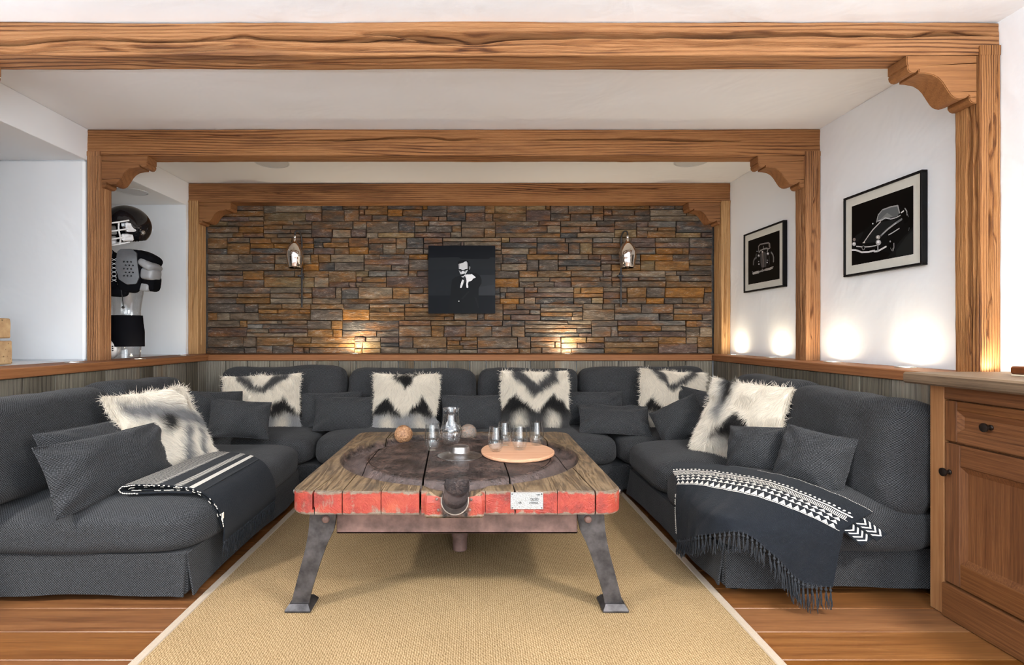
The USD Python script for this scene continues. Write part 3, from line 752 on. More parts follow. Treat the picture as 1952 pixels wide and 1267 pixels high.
# right sofa
t = thing('sofa', 'charcoal sofa section on the right beside the cabinet', 'sofa', group='sofa sections')
base_and_skirt(t, (1.05, 2.265, 0.038), (1.99, 3.62, 0.2), [((1.055, 2.265), (1.93, 2.265), (0, -1), 0.04, 0.2), ((1.05, 3.62), (1.05, 2.27), (-1, 0), 0.04, 0.2)])
m = cushion((0.97, 0.74, 0.215), (6, 7, 3.4), 34, crown=0.03, wr=0.010, seed=41)
obj('seat_cushion', move(m, (1.495, 2.565, 0.294)), M['fabric'], t, 60)
m = cushion((0.97, 0.68, 0.215), (6, 7, 3.4), 30, crown=0.03, wr=0.010, seed=42)
obj('seat_cushion', move(m, (1.495, 3.28, 0.297)), M['fabric'], t, 60)
m = cushion((0.82, 0.26, 0.50), (8, 2.5, 7), 34, wr=0.020, seed=43)
obj('back_cushion', place(m, (1.83, 2.60, 0.585), -90, -11, 0), M['fabric'], t, 60)
m = cushion((0.66, 0.30, 0.50), (8, 2.6, 7), 30, wr=0.020, seed=44)
obj('back_cushion', place(m, (1.845, 3.32, 0.597), -90, -11, 0), M['fabric'], t, 60)

# ---------------------------------------------------------------- dark scatter cushions
def px(x, y, D):
    return np.array([(x - 906) * D / 1020, D, 1.1 + (640 - y) * D / 1020])
def dark_pillow(name, label, c, w, h, th, yaw, tilt, roll, seed):
    F = frame(yaw, tilt, roll)
    c = np.asarray(c, float)
    t = thing(name, label, 'cushion', c, group='charcoal scatter cushions')
    m, _ = pillow(w, h, th, seed, wr=0.015, pinch=0.055)
    obj('cover', move(m, (0, 0, 0), F), M['fabric'], t, 60)
    e = piped_edge(w, h, 0.055)
    e[:, 2] += (fbm(np.stack([e[:, 0] * 4, e[:, 1] * 4, e[:, 0] * 0 + seed + 50], -1), 2, seed + 5) - 0.5) * 0.03
    obj('seam_piping', move(tube(np.vstack([e, e[:1]]), 0.0035, 6, caps=False), (0, 0, 0), F), M['fabric'], t, True)
DP = [
 ('lumbar_cushion', 'front one of two long woven cushions at the near left end of the sofa', (-1.655, 2.45, 0.512), 0.66, 0.30, 0.13, 80, 22, 0),
 ('lumbar_cushion', 'long woven cushion tucked behind the front one at the near left end of the sofa', (-1.785, 2.52, 0.545), 0.54, 0.29, 0.12, 82, 18, 0),
 ('scatter_cushion', 'small dark cushion in front in the left sofa corner by the fur cushion', (-1.575, 3.58, 0.545), 0.38, 0.27, 0.15, 28, 30, 8),
 ('scatter_cushion', 'dark cushion standing behind the small one in the left sofa corner', (-1.80, 3.74, 0.565), 0.36, 0.30, 0.12, 50, 15, 5),
 ('lumbar_cushion', 'dark long cushion half hidden left of the second fur cushion from the left', (-1.10, 4.09, 0.535), 0.46, 0.27, 0.12, 3, 12, -2),
 ('lumbar_cushion', 'dark long cushion touching the left edge of the fur cushion behind the wooden ball', (-0.975, 3.98, 0.52), 0.45, 0.26, 0.14, 0, 18, 1),
 ('lumbar_cushion', 'dark long cushion behind the glass carafe', (-0.02, 4.00, 0.525), 0.47, 0.27, 0.13, 0, 16, 0),
 ('lumbar_cushion', 'dark long cushion standing right of the fur cushion behind the drinking glasses', (0.90, 4.10, 0.55), 0.46, 0.25, 0.12, 0, 10, 0),
 ('lumbar_cushion', 'dark long cushion slumped flat on the seat between two fur cushions', (1.00, 3.86, 0.495), 0.50, 0.27, 0.13, -4, 50, 4),
 ('scatter_cushion', 'small dark cushion standing on its corner in the right sofa corner', (1.36, 3.56, 0.535), 0.33, 0.27, 0.15, -40, 24, -32),
 ('scatter_cushion', 'dark cushion behind the small upright one in the right sofa corner', (1.60, 3.80, 0.565), 0.36, 0.30, 0.12, -40, 14, 8),
 ('scatter_cushion', 'round-looking woven cushion between the right fur cushion and its twin', (1.475, 2.80, 0.50), 0.31, 0.26, 0.18, -54, 24, -6),
 ('scatter_cushion', 'woven cushion beside the big back cushion, just behind the patterned throw', (1.575, 2.50, 0.522), 0.31, 0.28, 0.18, -56, 22, 6),
]
for i, (nm, lab, c, w, h, th, ya, ti, ro) in enumerate(DP):
    dark_pillow(nm, lab, c, w, h, th, ya, ti, ro, 100 + i * 3)

# ---------------------------------------------------------------- goat fur cushions
WHITE, BLACK, GREY, CREAM = np.array((0.74, 0.67, 0.565)), np.array((0.012, 0.011, 0.011)), np.array((0.22, 0.215, 0.215)), np.array((0.70, 0.62, 0.50))
def sst(x, a, b):
    t = np.clip((x - a) / (b - a), 0, 1); return t * t * (3 - 2 * t)
def fur_color(u, v, kind, seed):
    """u, v in -1..1 on the cushion's face: a white M on black and grey"""
    w1 = (fbm(np.stack([u * 3, v * 3, u * 0 + seed], -1), 3, seed) - 0.5)
    u2 = u + w1 * 0.14; v2 = v + (fbm(np.stack([u * 3 + 9, v * 3, u * 0 + seed], -1), 3, seed + 2) - 0.5) * 0.25
    au = np.abs(u2)
    if kind == 'side':           # white with a grey saddle, a black patch and dark streaks
        saddle = np.exp(-((v2 - 0.30 + 0.32 * u2) / 0.27) ** 2) * sst(u2, -1.0, -0.75) * 1.15
        streak = np.maximum(np.exp(-((u2 - 0.38 - 0.25 * v2) / 0.15) ** 2) * sst(-v2, -0.15, 0.15), 0.95 * np.exp(-((u2 - 0.80 - 0.2 * v2) / 0.10) ** 2) * sst(-v2, 0.0, 0.3))
        dark = np.exp(-(((u2 - 0.02) / 0.30) ** 2 + ((v2 + 0.02) / 0.30) ** 2)) * sst(-u2 + v2 * 0.6, -0.35, 0.0)
        c = WHITE + (GREY * 0.75 - WHITE) * np.clip(np.maximum(saddle, streak), 0, 1)[..., None]
        return c + (BLACK - c) * np.clip(dark * 1.7 - 0.3, 0, 1)[..., None]
    if kind == 'tilted':         # white, grey and black down one side, a black wedge low in the middle
        band = np.exp(-((u2 + 0.48 + 0.15 * v2) / 0.20) ** 2) * sst(v2, -0.45, 0.1)
        blk = np.exp(-((u2 + 0.42 + 0.15 * v2) / 0.11) ** 2) * sst(v2, 0.0, 0.6)
        wedge = sst(0.10 - 1.1 * np.abs(u2 - 0.02) - v2, -0.05, 0.12) * sst(v2, -0.72, -0.5)
        foot = np.exp(-(((u2 + 0.25) / 0.35) ** 2 + ((v2 + 0.55) / 0.30) ** 2)) * 0.8
        c = WHITE + (GREY * 0.8 - WHITE) * np.clip(np.maximum(band, foot), 0, 1)[..., None]
        return c + (BLACK - c) * np.clip(np.maximum(blk, wedge), 0, 1)[..., None]
    c = np.broadcast_to(WHITE, u.shape + (3,)).copy()
    def lay(col, m):
        nonlocal c
        c = c + (np.asarray(col) - c) * np.clip(m, 0, 1)[..., None]
    # lower half: dark peaks left and right, grey below, pale lobes at the foot
    grey = {'m': GREY * 1.3, 'pale': GREY * 1.5, 'dark': GREY * 0.30}[kind]
    lay(grey, sst(-v2, 0.30 if kind != 'dark' else 0.28, 0.50))
    apex = {'m': 0.20, 'pale': 0.22, 'dark': 0.20}[kind]
    wide = {'m': 1.25, 'pale': 1.3, 'dark': 1.1}[kind]
    pk = apex - wide * np.abs(au - 0.56) - v2
    lay(BLACK, sst(pk, -0.04, 0.10) * sst(v2, -0.70 if kind == 'dark' else -0.52, -0.36))
    lob = np.exp(-(((au - 0.50) / 0.24) ** 2 + ((v2 + 0.76) / 0.30) ** 2))
    lay(WHITE, lob * 1.35 - 0.15)
    # upper half: a dark chevron with a little white in its fork
    if kind == 'pale':
        lay(BLACK, sst(v2 - (0.44 + 1.45 * au), -0.06, 0.10)); lay(WHITE * 0.8, sst(v2, 0.90, 1.0) * (au < 0.25))
    else:
        c0, k, w = {'m': (0.40, 0.85, 0.13), 'dark': (0.30, 0.95, 0.26)}[kind]
        dv = v2 - (c0 + k * au)
        lay(BLACK + 0.25 * (GREY - BLACK), sst(dv, -w - 0.08, -w + 0.10) * (1 - sst(dv, w - 0.05, w + 0.12)) * sst(-au, -0.80, -0.62))
    return c
def fur_mat(name, rough):
    g = NG()
    c = g('attribute', attribute='tint').color
    s1 = g('principled_bsdf', base_color=c, roughness=rough, specular_ior_level=0.25).BSDF
    return g.done(name, s1)
M['hide'] = fur_mat('goat_hide', 0.9)
M['hair'] = fur_mat('goat_hair', 0.55)
def fur_pillow(label, c, w, h, th, yaw, tilt, roll, kind, seed, count=21000):
    r = np.random.default_rng(seed)
    F = frame(yaw, tilt, roll); c = np.asarray(c, float)
    t = thing('fur_cushion', label, 'cushion', c, group='black and white fur cushions')
    m, U = pillow(w, h, th, seed, n=44, wr=0.008, pinch=0.06)
    m = move(m, (0, 0, 0), F)
    col = fur_color(U[:, 0], U[:, 1], kind, seed)
    obj('cover', m, M['hide'], t, True, color=col)
    # hair roots on the face and along the seam
    fn = m.face_normals; area = m.area_faces
    front = np.arange(len(area)) < len(area) // 2
    prob = area * np.where(front, 1.0, 0.12); prob /= prob.sum()
    fi = r.choice(len(area), count, p=prob)
    b = r.random((count, 2)); fl = b.sum(1) > 1; b[fl] = 1 - b[fl]
    tri = m.vertices[m.faces[fi]]; p = tri[:, 0] + b[:, :1] * (tri[:, 1] - tri[:, 0]) + b[:, 1:] * (tri[:, 2] - tri[:, 0])
    tu = U[m.faces[fi]]; uv = tu[:, 0] + b[:, :1] * (tu[:, 1] - tu[:, 0]) + b[:, 1:] * (tu[:, 2] - tu[:, 0])
    nr = fn[fi]
    hc = fur_color(uv[:, 0], uv[:, 1], kind, seed)
    hc = np.clip(hc * r.uniform(0.82, 1.12, (count, 1)), 0, 1)
    # seam hairs
    ne = count // 9
    e = piped_edge(w, h, 0.06, 60); k = r.integers(0, len(e) - 1, ne); f0 = r.random((ne, 1))
    ep = (e[k] * (1 - f0) + e[(k + 1) % len(e)] * f0) * 0.985
    eu = np.stack([ep[:, 0] / (w / 2), ep[:, 1] / (h / 2)], 1)
    en = ep / np.linalg.norm(ep, axis=1, keepdims=True)
    p = np.vstack([p, ep @ F.T]); nr = np.vstack([nr, (en + [0, 0, 0.25]) @ F.T]); hc = np.vstack([hc, np.clip(fur_color(np.clip(eu[:, 0], -1, 1), np.clip(eu[:, 1], -1, 1), kind, seed) * r.uniform(0.85, 1.1, (ne, 1)), 0, 1)])
    n = len(p)
    L = r.uniform(0.028, 0.055, n); L[count:] *= r.uniform(0.5, 1.15, ne)
    up, rt = F[:, 1], F[:, 0]
    g2 = np.concatenate([uv[:, :2], eu])
    swirl = (fbm(np.stack([g2[:, 0] * 2.4, g2[:, 1] * 2.4, g2[:, 0] * 0 + seed + 4], -1), 3, seed + 8) - 0.5) * 3.2
    lay = -up * 0.75 + rt * swirl[:, None]
    lay = lay / np.linalg.norm(lay, axis=1, keepdims=True)
    rnd_ = r.normal(0, 0.28, (n, 3))
    d0 = nr * 0.62 + lay * 0.7 + rnd_ * 0.4; d0 /= np.linalg.norm(d0, axis=1, keepdims=True)
    d1 = nr * 0.02 + lay * 1.1 + rnd_ * 0.7 + np.array([0, 0, -0.25]); d1 /= np.linalg.norm(d1, axis=1, keepdims=True)
    d1[count:] = 0.75 * nr[count:] + 0.5 * lay[count:] + rnd_[count:] * 1.6
    K = 5
    pts = np.zeros((n, K, 3)); pts[:, 0] = p - nr * 0.002
    for q in range(1, K):
        s = (q - 0.5) / (K - 1); dd = d0 * (1 - s) + d1 * s
        dd /= np.linalg.norm(dd, axis=1, keepdims=True)
        pts[:, q] = pts[:, q - 1] + dd * (L / (K - 1))[:, None]
    cv = UsdGeom.BasisCurves.Define(stage, str(t.GetPath()) + '/fur')
    cv.CreateTypeAttr('linear'); cv.CreateWrapAttr('nonperiodic')
    cv.CreateCurveVertexCountsAttr(Vt.IntArray.FromNumpy(np.full(n, K, np.int32)))
    cv.CreatePointsAttr(Vt.Vec3fArray.FromNumpy(pts.reshape(-1, 3).astype(np.float32)))
    wd = np.tile(np.array([0.0017, 0.0016, 0.0014, 0.0010, 0.0003], np.float32), n)
    cv.CreateWidthsAttr(Vt.FloatArray.FromNumpy(wd)); cv.SetWidthsInterpolation('vertex')
    UsdGeom.PrimvarsAPI(cv).CreatePrimvar('tint', Sdf.ValueTypeNames.Color3fArray, 'vertex').Set(Vt.Vec3fArray.FromNumpy(np.repeat(hc, K, 0).astype(np.float32)))
    UsdShade.MaterialBindingAPI.Apply(cv.GetPrim()).Bind(M['hair'])
    keys(cv.GetPrim(), kind='stuff')
fur_pillow('black and white fur cushion leaning over the folded throw on the left sofa', (-1.665, 2.85, 0.615), 0.44, 0.45, 0.13, 66, 34, -2, 'side', 201)
fur_pillow('black and white fur cushion in the left corner behind the small dark cushion', (-1.60, 4.02, 0.60), 0.53, 0.43, 0.13, 14, 18, -2, 'm', 202)
fur_pillow('black and white fur cushion behind the wooden ball on the table', (-0.52, 4.00, 0.605), 0.465, 0.44, 0.14, 0, 16, 0, 'pale', 203)
fur_pillow('fur cushion with a broad black chevron behind the drinking glasses', (0.445, 4.00, 0.635), 0.49, 0.42, 0.14, 0, 15, 0, 'dark', 204)
fur_pillow('black and white fur cushion in the right sofa corner behind small dark cushions', (1.455, 3.98, 0.625), 0.44, 0.45, 0.14, -16, 16, 4, 'm', 205)
fur_pillow('black and white fur cushion with long hair on the right sofa, tilted against its back', (1.535, 3.08, 0.625), 0.44, 0.46, 0.13, -50, 30, 4, 'tilted', 206)

# ---------------------------------------------------------------- folded throw on the left sofa
def sheet(P, thick):
    """a cloth of the given thickness through the grid of points P (n, m, 3)"""
    n, m = P.shape[:2]
    du = np.gradient(P, axis=0); dv = np.gradient(P, axis=1); N = np.cross(du, dv); N /= np.linalg.norm(N, axis=2, keepdims=True) + 1e-12
    a, b = P + N * thick / 2, P - N * thick / 2
    f = grid_faces(n, m); idx = np.arange(n * m).reshape(n, m)
    loop = list(idx[:, 0]) + list(idx[-1, 1:]) + list(idx[::-1, -1][1:]) + list(idx[0, ::-1][1:-1])
    rim = np.array([[a_, b_, b_ + n * m, a_ + n * m] for a_, b_ in zip(loop, loop[1:] + loop[:1])])
    q = tm((np.vstack([a.reshape(-1, 3), b.reshape(-1, 3)]), np.vstack([f, f[:, ::-1] + n * m, rim[:, ::-1]])))
    return q, N
class Cloth:
    """bilinear look-up on a grid of points: at(s, t) with s along the first index and t along the second, both 0..1"""
    def __init__(s, P, N): s.P, s.N = P, N
    def at(self, s, t, off):
        n, m = self.P.shape[:2]
        x, y = np.clip(s, 0, 1) * (n - 1), np.clip(t, 0, 1) * (m - 1)
        i, j = np.minimum(x.astype(int), n - 2), np.minimum(y.astype(int), m - 2); a, b = (x - i)[..., None], (y - j)[..., None]
        def g(A): return A[i, j] * (1 - a) * (1 - b) + A[i + 1, j] * a * (1 - b) + A[i, j + 1] * (1 - a) * b + A[i + 1, j + 1] * a * b
        return g(self.P) + g(self.N) * off
def motif(cloth, polys, off):
    """flat woven motifs, given as lists of (s, t) corners, laid on the cloth"""
    V, F, k = [], [], 0
    for q in polys:
        q = np.array(q, float); n = len(q)
        V.append(cloth.at(q[:, 0], q[:, 1], off)); F += [[k, k + i, k + i + 1] for i in range(1, n - 1)]; k += n
    return trimesh.Trimesh(np.vstack(V), np.array(F), process=False)
def strip(s0, s1, t0, t1, n):
    return [[(s0 + (s1 - s0) * i / n, t0), (s0 + (s1 - s0) * (i + 1) / n, t0), (s0 + (s1 - s0) * (i + 1) / n, t1), (s0 + (s1 - s0) * i / n, t1)] for i in range(n)]
def tassel(p, down, L, rr, out=(0, 0, 0), thick=0.0022):
    p = np.array(p, float); down = np.array(down, float); parts = []
    k = trimesh.creation.icosphere(1, 0.0058); k.vertices *= (1, 1, 1.2); parts.append(move(k, p + down * 0.012))
    parts.append(tube([p - down * 0.004, p + down * 0.012], [0.003, 0.004], 5))
    for i in range(5):
        a = rr.uniform(0, 2 * PI); o = np.array([math.cos(a), math.sin(a), 0]) * rr.uniform(0.002, 0.012)
        l = L * rr.uniform(0.7, 1.05); q = []
        for s in np.linspace(0, 1, 5): q.append(p + down * (0.014 + (l - 0.014) * s) + o * s ** 0.7 + np.array(out) * s + np.array([rr.uniform(-1, 1), rr.uniform(-1, 1), 0]) * 0.003 * s)
        parts.append(tube(q, np.linspace(thick, thick * 0.6, 5), 4))
    return cat_(parts)
M['yarn'] = plain('pale_yarn', (0.52, 0.49, 0.44), 0.9, wobble=0.25, scale=300)
M['fringe'] = plain('fringe_yarn', (0.012, 0.0145, 0.019), 0.9, wobble=0.3, scale=200)
M['label'] = plain('cloth_label', (0.75, 0.70, 0.58), 0.9)

rr = random.Random(77)
# the section of the fold, from the free inner layer round the back fold and over the seat edge
def throw_left():
    t = thing('throw_blanket', 'dark throw with white woven stripes folded over the left sofa seat', 'blanket')
    top = 0.410
    prof = [(-1.24, top + 0.004), (-1.34, top + 0.006), (-1.46, top + 0.004), (-1.53, top + 0.005), (-1.548, top + 0.02), (-1.53, top + 0.036), (-1.46, top + 0.040), (-1.36, top + 0.036), (-1.26, top + 0.022), (-1.19, top - 0.006), (-1.145, top - 0.05), (-1.118, top - 0.11), (-1.108, top - 0.17), (-1.112, top - 0.215)]
    sec = curve(prof, 90)
    ns = 60; S = np.linspace(0, 1, ns)
    P = np.zeros((ns, 90, 3))
    for i, s in enumerate(S):
        Yc = 2.33 + 0.66 * s
        w = (fbm(np.stack([np.linspace(0, 3, 90), np.full(90, s * 2), np.zeros(90)], -1), 3, 7) - 0.5)
        back = np.clip((np.arange(90) - 34) / 20, 0, 1)
        P[i, :, 0] = sec[:, 0] + w * 0.012 + 0.05 * s * np.clip((-sec[:, 0] - 1.2) / 0.3, 0, 1) * 0.6
        P[i, :, 1] = Yc + (sec[:, 0] + 1.5) * 0.10 * (0.5 - s) + w * 0.008
        P[i, :, 2] = sec[:, 1] + w * 0.006
    m, N = sheet(P, 0.006)
    if N[30, 60, 2] < 0: sgn = -1
    else: sgn = 1
    obj('cloth', m, M['throw'], t, 60)
    # a second layer seen at the near end, tucked inside the fold
    sec2 = curve([(x, z) for x, z in [(-1.20, top + 0.006), (-1.30, top + 0.014), (-1.42, top + 0.014), (-1.50, top + 0.014), (-1.515, top + 0.02), (-1.50, top + 0.027), (-1.40, top + 0.029), (-1.30, top + 0.022), (-1.205, top - 0.012), (-1.155, top - 0.058), (-1.128, top - 0.12), (-1.12, top - 0.16)]], 60)
    P2 = np.zeros((24, 60, 3)); S2 = np.linspace(0.01, 0.99, 24)
    for i, s in enumerate(S2): P2[i, :, 0] = sec2[:, 0] + 0.03 * s * np.clip((-sec2[:, 0] - 1.2) / 0.3, 0, 1); P2[i, :, 1] = 2.335 + 0.65 * s + (sec2[:, 0] + 1.5) * 0.10 * (0.5 - s); P2[i, :, 2] = sec2[:, 1]
    m2, _ = sheet(P2, 0.004)
    obj('inner_layer', m2, M['throw'], t, 60)
    c = Cloth(P, N * sgn)
    arc = np.r_[0, np.cumsum(np.linalg.norm(np.diff(sec, axis=0), axis=1))]; 
    def tt(x, upper=True):
        k = np.arange(45, 90) if upper else np.arange(0, 45)
        return k[np.argmin(np.abs(sec[k, 0] - x))] / 89.0
    polys = []
    polys += strip(0.0, 1, tt(-1.262), tt(-1.249), 40)
    polys += strip(0.0, 1, tt(-1.245), tt(-1.236), 40)
    for i in range(64):                                              # short dashes
        s = i / 64; polys += [[(s, tt(-1.318)), (s + 0.008, tt(-1.318)), (s + 0.010, tt(-1.293)), (s + 0.002, tt(-1.293))]]
    for row, x in enumerate(np.linspace(-1.40, -1.545, 9)):           # small zigzags on the patterned end
        ta, tb = tt(x), tt(x + 0.012)
        for i in range(54):
            s = (i + (row % 2) * 0.5) / 54
            polys.append([(s, ta), (s + 0.007, tb), (s + 0.012, tb), (s + 0.005, ta)])
    # the pattern goes on round the fold and shows along the near edge
    for k in range(30, 47):
        for i in range(54):
            s = (i + (k % 2) * 0.5) / 54
            polys.append([(s, k / 89), (s + 0.006, (k + 0.9) / 89), (s + 0.012, (k + 0.9) / 89), (s + 0.006, k / 89)])
    obj('woven_stripes', motif(c, polys, 0.0045), M['yarn'], t, False, label='white woven stripes and zigzags', kind='stuff')
    # patterned selvedge along the near end
    sel = []
    for k in range(22, 84):
        if rr.random() < (0.8 if k < 50 else 0.45):
            a, b = P[0, k], P[0, k + 1]
            n0 = np.array([0, -0.0045, 0]); mid = (a + b) / 2
            sel.append(tube([a + n0, mid + n0 + np.array([0, 0, rr.uniform(-0.003, 0.003)]), b * 0.7 + a * 0.3 + n0], 0.0024, 5))
    for k in range(6, 56):
        if rr.random() < 0.5:
            a, b = P2[0, k], P2[0, k + 1]; n0 = np.array([0, -0.003, 0])
            sel.append(tube([a + n0, (a + b) / 2 + n0 + np.array([0, 0, rr.uniform(-0.002, 0.002)]), b + n0], 0.002, 5))
    obj('selvedge', cat_(sel), M['yarn'], t, True, kind='stuff')
    a = c.at(np.array([0.012]), np.array([78 / 89]), 0.004)[0]
    obj('cloth_label', chbox(a + (-0.001, -0.012, -0.022), a + (0.003, 0.004, 0.012), 0.001), M['label'], t)
    for i in range(34):
        s = (i + 0.5) / 34
        p = c.at(np.array([s]), np.array([0.995]), 0.0)[0]
        obj('tassel', tassel(p, (0.03, 0, -1), rr.uniform(0.07, 0.10), rr), M['fringe'], t, True)
throw_left()

# ---------------------------------------------------------------- throw draped over the near corner of the right sofa
def throw_right():
    t = thing('throw_blanket', 'dark fringed throw with a white triangle band over the right sofa corner', 'blanket')
    ns = 72
    def c3(pts): return curve(pts, ns)
    inner = c3([(1.05, 2.85, 0.425), (1.27, 2.70, 0.440), (1.45, 2.53, 0.438), (1.58, 2.29, 0.408), (1.645, 2.195, 0.368)])
    mid = c3([(1.005, 2.77, 0.415), (1.20, 2.62, 0.440), (1.36, 2.47, 0.438), (1.49, 2.27, 0.405), (1.585, 2.165, 0.362)])
    fold = c3([(0.985, 2.62, 0.385), (1.09, 2.48, 0.425), (1.22, 2.35, 0.428), (1.34, 2.205, 0.395), (1.475, 2.135, 0.322)])
    edge = c3([(0.972, 2.58, 0.33), (0.972, 2.36, 0.345), (1.005, 2.19, 0.36), (1.19, 2.142, 0.335), (1.46, 2.128, 0.27)])
    hem = c3([(0.955, 2.51, 0.135), (0.955, 2.27, 0.245), (1.05, 2.135, 0.315), (1.20, 2.118, 0.205), (1.29, 2.115, 0.120), (1.41, 2.112, 0.105)])
    def rows(A, B, k, bulge=0.0, first=False):
        out = []
        for i in range(0 if first else 1, k + 1):
            s = i / k; out.append(A * (1 - s) + B * s)
        return out
    R = rows(inner, mid, 10, first=True) + rows(mid, fold, 16) + rows(fold, edge, 12) + rows(edge, hem, 22)
    P = np.stack(R, 1)                                  # (ns, rows, 3)
    nr_ = P.shape[1]
    # round the bends and let the hanging part ripple
    from scipy.ndimage import gaussian_filter
    for k in range(3): P[..., k] = gaussian_filter(P[..., k], (2.0, 2.2), mode='nearest')
    s = np.linspace(0, 1, ns)[:, None]; v = np.clip((np.arange(nr_) - 34) / 26, 0, 1)[None]
    rip = np.sin(s * 16 + v * 2.5) * 0.008 * v + np.sin(s * 47 + 1) * 0.003 * v + np.sin(s * 31 + v * 5) * 0.0025
    du = np.gradient(P, axis=0); dv = np.gradient(P, axis=1); N = np.cross(du, dv); N /= np.linalg.norm(N, axis=2, keepdims=True) + 1e-9
    if N[20, 20, 2] < 0: N = -N; 
    P = P + N * (np.abs(rip)[..., None] + 0.004)
    m, N2 = sheet(P, 0.005)
    sg = 1 if N2[20, 20, 2] > 0 else -1
    if sg < 0: m.faces = m.faces[:, ::-1]; m.faces = m.faces[:, ::-1]
    obj('cloth', m, M['throw'], t, 60)
    c = Cloth(P, N2 * sg)
    T = lambda r: r / (nr_ - 1)
    polys = []
    n = 26
    for row, r0 in enumerate((20.6, 23.4, 26.2)):
        hgt = 2.3
        for i in range(n):
            a = 0.01 + 0.94 * i / n; b = 0.01 + 0.94 * (i + 0.96) / n
            # triangles point back over the seat; each is built in two halves so that it follows the cloth
            mid_ = (a + b) / 2
            polys += [[(a, T(r0 + hgt)), (mid_, T(r0 + hgt)), (mid_, T(r0))], [(mid_, T(r0 + hgt)), (b, T(r0 + hgt)), (mid_, T(r0))]]
    for i in range(120):                                              # slanted twill stripe
        a = 0.0 + 0.955 * i / 120
        polys.append([(a, T(17.2)), (a + 0.0045, T(17.2)), (a + 0.0085, T(20.0)), (a + 0.004, T(20.0))])
    polys += strip(0.0, 0.97, T(15.4), T(16.5), 60)
    polys += strip(0.0, 0.97, T(20.1), T(20.35), 60)
    polys += strip(0.0, 0.97, T(28.7), T(29.0), 60)
    for i in range(42):
        a = 0.01 + 0.95 * i / 42; polys.append([(a, T(13.4)), (a + 0.006, T(13.0)), (a + 0.012, T(13.4)), (a + 0.012, T(14.2)), (a + 0.006, T(14.6)), (a, T(14.2))])
    for i in range(90):
        a = 0.45 + 0.55 * i / 90; polys.append([(a, T(1.0)), (a + 0.003, T(1.0)), (a + 0.0055, T(2.0)), (a + 0.0025, T(2.0))])
    obj('woven_band', motif(c, polys, 0.004), M['yarn'], t, False, label='white woven band of triangles, twill and dots', kind='stuff')
    # lower layers of the folded band stick out at the right end
    for q, (ext, dn, v0, v1) in enumerate(((0.075, 0.012, 9, 17), (0.055, 0.024, 15, 24))):
        e = P[-1, v0:v1 + 1] - P[-6, v0:v1 + 1]; e /= np.linalg.norm(e, axis=1, keepdims=True)
        S3 = np.linspace(-0.10, ext, 12)
        P3 = P[-1, None, v0:v1 + 1] + S3[:, None, None] * e[None] - np.array([0, 0, 1.0]) * dn - np.clip(S3, 0, 1)[:, None, None] * np.array([0, 0, 0.25])
        m3_, N3 = sheet(P3, 0.006)
        obj('folded_layer', m3_, M['throw'], t, 60)
        c3_ = Cloth(P3, N3 * (1 if N3[3, 3, 2] > 0 else -1)); pl = []
        for k in range(4):
            s1 = 1 - 0.10 * k - 0.02
            for a_, b_ in ((0.1, 0.5), (0.9, 0.5)): pl.append([(s1 - 0.10, a_), (s1 - 0.14, a_), (s1 - 0.04, b_), (s1, b_)])
        obj('chevron_yarn', motif(c3_, pl, 0.0045), M['yarn'], t, False, kind='stuff')
    # selvedge flecks down the left edge
    fl_ = []
    for k in range(37, 58):
        if rr.random() < 0.8:
            a = P[0, k]; fl_.append(tube([a + (0.0, 0.004, 0.004), a + (-0.004, 0.006, 0), a + (0.0, 0.004, -0.005)], 0.0024, 5))
    obj('selvedge', cat_(fl_), M['yarn'], t, True, kind='stuff')
    for i in range(46):
        s_ = (i + 0.4) / 46
        p = c.at(np.array([s_]), np.array([0.997]), 0.001)[0]
        L = 0.085 + 0.05 * sst(s_, 0.6, 0.9)
        obj('tassel', tassel(p, (-0.06 if s_ < 0.3 else 0, -0.08 if s_ > 0.3 else 0, -1), min(L, p[2] - 0.016) * rr.uniform(0.85, 1.0), rr, thick=0.0026), M['fringe'], t, True)
throw_right()
